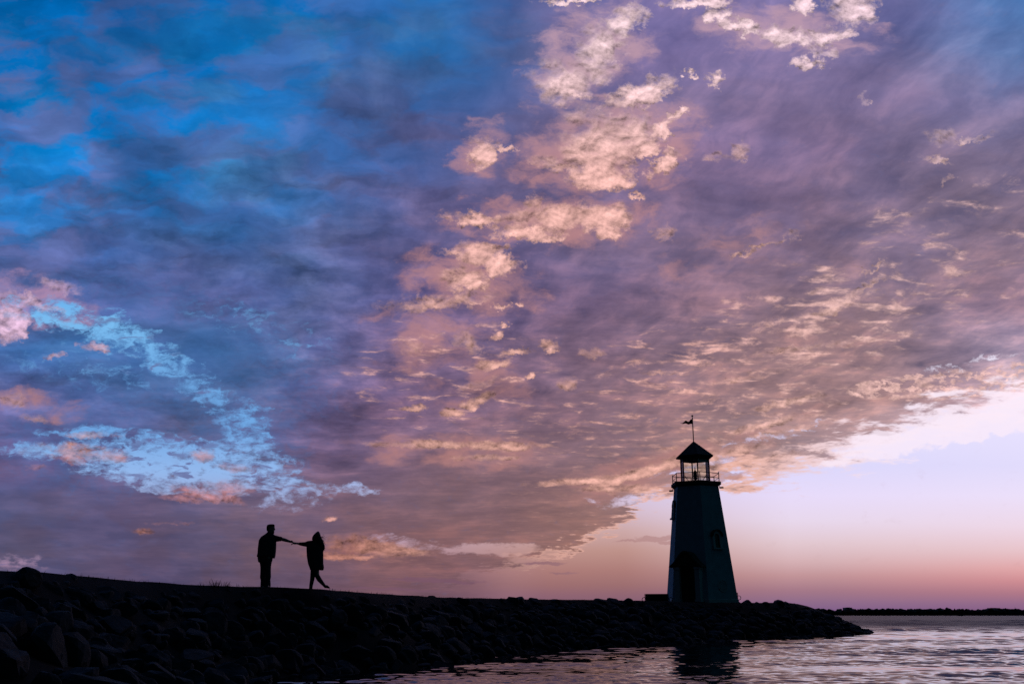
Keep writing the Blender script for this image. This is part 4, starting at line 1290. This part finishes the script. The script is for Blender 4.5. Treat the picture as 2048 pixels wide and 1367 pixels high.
limb(b, [(-0.01, 0.03, 0.74, 0.09, 0.095), (-0.03, 0.04, 0.58, 0.082, 0.085), (-0.045, 0.05, 0.42, 0.078, 0.07), (-0.072, 0.06, 0.24, 0.064, 0.062), (-0.098, 0.06, 0.11, 0.055, 0.055), (-0.112, 0.06, 0.0, 0.050, 0.05)])
limb(b, [(0.07, -0.03, 0.74, 0.09, 0.095), (0.075, -0.04, 0.52, 0.084, 0.085), (0.085, -0.045, 0.38, 0.074, 0.07), (0.16, -0.05, 0.255, 0.070, 0.064), (0.248, -0.05, 0.148, 0.053, 0.052), (0.315, -0.05, 0.07, 0.040, 0.042)])
fused('leggings', b, M_TROUSER, woman, 0.010, 2)
b = bmesh.new()
limb(b, [(0.295, -0.05, 0.09, 0.042, 0.042), (0.335, -0.05, 0.045, 0.044, 0.042), (0.385, -0.05, 0.040, 0.046, 0.042), (0.43, -0.05, 0.015, 0.030, 0.042), (0.468, -0.05, -0.008, 0.018, 0.032)])
fused('shoe', b, M_SHOE, woman, 0.008, 1)
b = bmesh.new()
limb(b, [(-0.115, 0.02, -0.02, 0.05, 0.035), (-0.115, 0.08, -0.03, 0.05, 0.04), (-0.085, 0.17, -0.045, 0.042, 0.028), (-0.075, 0.22, -0.05, 0.03, 0.018)])
fused('shoe', b, M_SHOE, woman, 0.008, 1)
b = bmesh.new()
stack(b, [(0.255, -0.03, 1.05, 0.02, 0.02), (0.262, -0.03, 1.12, 0.045, 0.04), (0.235, -0.03, 1.19, 0.082, 0.06), (0.19, -0.03, 1.28, 0.105, 0.085), (0.12, -0.03, 1.36, 0.150, 0.10), (0.085, -0.03, 1.42, 0.150, 0.105), (0.075, -0.03, 1.49, 0.130, 0.11), (0.083, -0.025, 1.55, 0.104, 0.105), (0.098, -0.015, 1.60, 0.070, 0.085), (0.108, -0.01, 1.635, 0.038, 0.05), (0.112, -0.01, 1.655, 0.014, 0.02)], 28)
limb(b, [(0.24, -0.02, 1.30, 0.04, 0.05), (0.285, -0.02, 1.21, 0.035, 0.04), (0.295, -0.02, 1.13, 0.022, 0.03), (0.27, -0.02, 1.07, 0.01, 0.012)])
hr = fused('hair', b, M_HAIR, woman, 0.008, 1)
b = bmesh.new()
random.seed(5)


def strand(pts, r=0.0065):
    P_ = resample([Vector(p) for p in pts], 0.02)
    limb(b, [(*p, r * (1 - 0.7 * j / len(P_)), r * (1 - 0.7 * j / len(P_))) for j, p in enumerate(P_)], 5)


strand([(0.20, 0, 1.50), (0.245, 0.01, 1.49), (0.265, 0.0, 1.535), (0.268, 0, 1.56)])
strand([(0.21, -0.02, 1.48), (0.27, -0.02, 1.462), (0.33, -0.01, 1.455), (0.375, 0, 1.478)])
strand([(0.22, -0.01, 1.46), (0.28, 0, 1.44), (0.325, 0, 1.418), (0.35, 0, 1.425)])
strand([(0.22, -0.03, 1.45), (0.27, -0.03, 1.40), (0.32, -0.03, 1.395), (0.335, -0.03, 1.38)])
strand([(0.21, -0.02, 1.49), (0.25, -0.02, 1.475), (0.30, -0.02, 1.50), (0.315, -0.02, 1.52)])
strand([(0.23, 0, 1.40), (0.29, 0, 1.35), (0.31, 0, 1.31), (0.335, 0, 1.30)])
strand([(0.24, 0, 1.36), (0.28, 0, 1.31), (0.325, 0, 1.275), (0.33, 0, 1.25)])
for _ in range(26):
    z0_ = random.uniform(1.12, 1.42)
    x0_ = 0.25 + (1.42 - z0_) * 0.12
    strand([(x0_ - 0.05, random.uniform(-0.05, 0.03), z0_), (x0_, 0, z0_ - 0.02), (x0_ + random.uniform(0.02, 0.05), random.uniform(-0.03, 0.03), z0_ - random.uniform(0.01, 0.07))], 0.005)
obj('loose_strands', b, M_HAIR, hr, smooth=True)

# ------------------------------------------------------------------ the far shore
SY = 1400.0
bm = bmesh.new()
random.seed(21)
prof_x = [-1500 + i * 20 for i in range(190)]
front = [bm.verts.new((x, SY - 12 + 10 * noise.noise(Vector((x * 0.004, 0, 0))), -0.3)) for x in prof_x]
mid = [bm.verts.new((x, SY + 14 + 10 * noise.noise(Vector((x * 0.004, 0, 0))), 1.3 + 0.5 * noise.noise(Vector((x * 0.02, 3, 0))))) for x in prof_x]
back = [bm.verts.new((x, SY + 500, 1.5)) for x in prof_x]
for a, b_ in ((front, mid), (mid, back)):
    for i in range(len(a) - 1):
        bm.faces.new((a[i], a[i + 1], b_[i + 1], b_[i]))
tag(obj('far_shore', bm, M_SOIL, smooth=True), kind='structure')

crowns = []
for k in range(6):
    bm = bmesh.new()
    bmesh.ops.create_icosphere(bm, subdivisions=3, radius=1.0)
    for v_ in bm.verts:
        v_.co *= 1 + 0.35 * noise.noise(v_.co * 1.6 + Vector((k * 9.1, 2, 0))) + 0.22 * noise.noise(v_.co * 4.5 + Vector((k * 9.1, 2, 0)))
    me = bpy.data.meshes.new('crown'); bm.to_mesh(me); bm.free()
    crowns.append(me)
RV, RF = [], []
x = -900.0
while x < 1900:
    hgt = 7.4 + 1.6 * noise.noise(Vector((x * 0.045, 8, 0))) + 1.3 * noise.noise(Vector((x * 0.011, 1, 0))) + random.uniform(-0.9, 0.9)
    w = random.uniform(3.6, 6.5)
    for yy in (0, 25):
        pour(random.choice(crowns), Matrix.Translation((x + random.uniform(-2, 2), SY + 12 + yy + random.uniform(-5, 5), 0.5 + (hgt + yy * 0.02) * 0.5)) @ Matrix.Rotation(random.uniform(0, 6), 4, 'Z') @ Matrix.Diagonal((w, w, hgt * 0.56, 1)))
    x += w * random.uniform(0.7, 1.1)
me = bpy.data.meshes.new('far_wood'); me.from_pydata(RV, [], RF); me.materials.append(M_TREE)
fw_ = bpy.data.objects.new('far_wood', me); col.objects.link(fw_)
tag(fw_, 'dark low wood along the far shore of the lake', 'wood', kind='stuff')


def far_tree(px, top, w_px, label):
    p = at(px, 1229, SY + 4); z1 = at(px, top, SY + 4).z
    t = empty('tree', (p.x, p.y, 0.8))
    tag(t, label, 'tree', 'taller trees above the far wood')
    bm = bmesh.new()
    limb(bm, [(0, 0, -1, 0.3, 0.3), (0.1, 0, z1 * 0.4, 0.24, 0.24), (0, 0, z1 * 0.7, 0.1, 0.1)], 8)
    for a in range(4):
        limb(bm, [(0, 0, z1 * 0.4, 0.14, 0.14), (math.cos(a * 1.6) * 1.2, math.sin(a * 1.6) * 1.2, z1 * 0.62, 0.06, 0.06)], 6)
    obj('trunk', bm, M_WOOD, t)
    bm = bmesh.new()
    W = w_px / F_PX * SY / 2
    for _ in range(26):
        a, e, rr = random.uniform(0, 6.28), random.uniform(0.25, 0.88), random.uniform(0.1, 0.8)
        q = Matrix.Translation((math.cos(a) * W * rr * (1.1 - abs(e - 0.55)), math.sin(a) * W * rr, z1 * e)) @ Matrix.Diagonal((W * random.uniform(.25, .45), W * random.uniform(.25, .45), z1 * random.uniform(.07, .12), 1))
        n0 = len(bm.verts)
        bm.from_mesh(random.choice(crowns)); bm.verts.ensure_lookup_table()
        bmesh.ops.transform(bm, matrix=q, verts=bm.verts[n0:])
    obj('crown', bm, M_TREE, t)


for px, top, w_px, lab in ((1735, 1216.2, 9, 'broad tree standing a little above the far wood, nearest the end of the breakwater'),
                           (1879, 1216.0, 6, 'narrow tall tree above the far wood, left of the small boat'),
                           (1911, 1216.6, 5, 'thin treetop above the far wood just left of the small boat'),
                           (1926, 1217.2, 13, 'wide rounded tree in the far wood directly behind the small boat'),
                           (1983, 1215.0, 10, 'tallest tree of the far shore, before the building right of the boat'),
                           (2014, 1217.6, 7, 'small tree on the far shore just left of the radio mast')):
    far_tree(px, top, w_px, lab)


def far_building(px, top, w_px, label):
    p = at(px, 1229, SY + 60)
    z1 = at(px, top, SY + 60).z
    W = w_px / F_PX * (SY + 60)
    t = empty('building', (p.x, p.y, 1.3)); tag(t, label, 'building')
    bm = bmesh.new()
    prism(bm, [(-W / 2, -6, -1), (W / 2, -6, -1), (W / 2, -6, z1 * 0.86), (-W / 2, -6, z1 * 0.86)], (0, 12, 0))
    obj('wall', bm, M_BUILD, t)
    bm = bmesh.new()
    prism(bm, [(-W * 0.2, -4, z1 * 0.86), (W * 0.3, -4, z1 * 0.86), (W * 0.22, -4, z1 - 1.3), (-W * 0.12, -4, z1 - 1.3)], (0, 8, 0))
    obj('roof', bm, M_SHINGLE, t)
    for i in range(5):
        bm = bmesh.new(); x_ = -W * 0.4 + i * W * 0.2
        prism(bm, [(x_ - .5, -6.06, z1 * .6), (x_ + .5, -6.06, z1 * .6), (x_ + .5, -6.06, z1 * .74), (x_ - .5, -6.06, z1 * .74)], (0, 0.05, 0))
        obj('window', bm, M_PANE, t)


far_building(1696, 1213.6, 13, 'grey blue building rising above the far wood near the end of the breakwater')
far_building(1988, 1214.6, 16, 'low building behind the tallest tree of the far shore')
p = at(1779, 1229, SY + 40); z1 = at(1779, 1214.8, SY + 40).z
t = empty('water_tower', (p.x, p.y, 1.3)); tag(t, 'tiny water tower with a round tank above the far wood', 'water tower')
bm = bmesh.new(); limb(bm, [(0, 0, -1, 0.55, 0.55), (0, 0, z1 - 3.0, 0.32, 0.32)], 10); obj('stem', bm, M_METAL, t)
bm = bmesh.new(); blob(bm, (0, 0, z1 - 2.2), 0.95, (1, 1, 0.8)); obj('tank', bm, M_METAL, t, smooth=True)
p = at(2032, 1229, SY + 40); z1 = at(2032, 1213.5, SY + 40).z
t = empty('radio_mast', (p.x, p.y, 1.3)); tag(t, 'thin radio mast above the far wood near the right edge', 'mast')
bm = bmesh.new()
for a in range(3): rod(bm, (0.5 * math.cos(a * 2.1), 0.5 * math.sin(a * 2.1), -1), (0.08 * math.cos(a * 2.1), 0.08 * math.sin(a * 2.1), z1 - 1.3), 0.10, 6)
for i in range(8):
    zc = i * (z1 - 2) / 8
    for a in range(3):
        rr = 0.5 - 0.42 * zc / z1
        rod(bm, (rr * math.cos(a * 2.1), rr * math.sin(a * 2.1), zc), (rr * math.cos(a * 2.1 + 2.1), rr * math.sin(a * 2.1 + 2.1), zc + 1), 0.04, 5)
obj('lattice', bm, M_METAL, t)
bm = bmesh.new(); rod(bm, (0, 0, z1 - 1.4), (0, 0, z1), 0.06, 6); obj('aerial', bm, M_METAL, t)

# small boat just off the far shore
BY = 1050.0
p = at(1922, 1231.0, BY)
t = empty('motor_boat', (p.x, p.y, 0.0), R(4)); tag(t, 'small dark boat low on the water off the far shore', 'boat')
bm = bmesh.new()
rings = []
for x, hw, zk, zd in ((-2.4, 0.75, 0.0, 0.75), (-1.0, 0.95, -0.25, 0.72), (0.8, 0.9, -0.25, 0.8), (1.9, 0.5, -0.1, 0.95), (2.6, 0.06, 0.4, 1.1)):
    rings.append([Vector((x, -hw, zd)), Vector((x, -hw * 0.7, (zk + zd) / 2 - 0.2)), Vector((x, 0, zk)), Vector((x, hw * 0.7, (zk + zd) / 2 - 0.2)), Vector((x, hw, zd))])
loft(bm, rings)
obj('hull', bm, M_WOOD, t)
bm = bmesh.new()
prism(bm, [(-0.9, -0.55, 0.72), (0.7, -0.55, 0.72), (0.35, -0.5, 1.45), (-0.8, -0.5, 1.5)], (0, 1.05, 0))
obj('cabin', bm, M_DOOR, t)
bm = bmesh.new(); bar(bm, (-2.5, 0, 0.3), (-2.5, 0, 1.05), 0.3, 0.35); obj('outboard', bm, M_METAL, t)
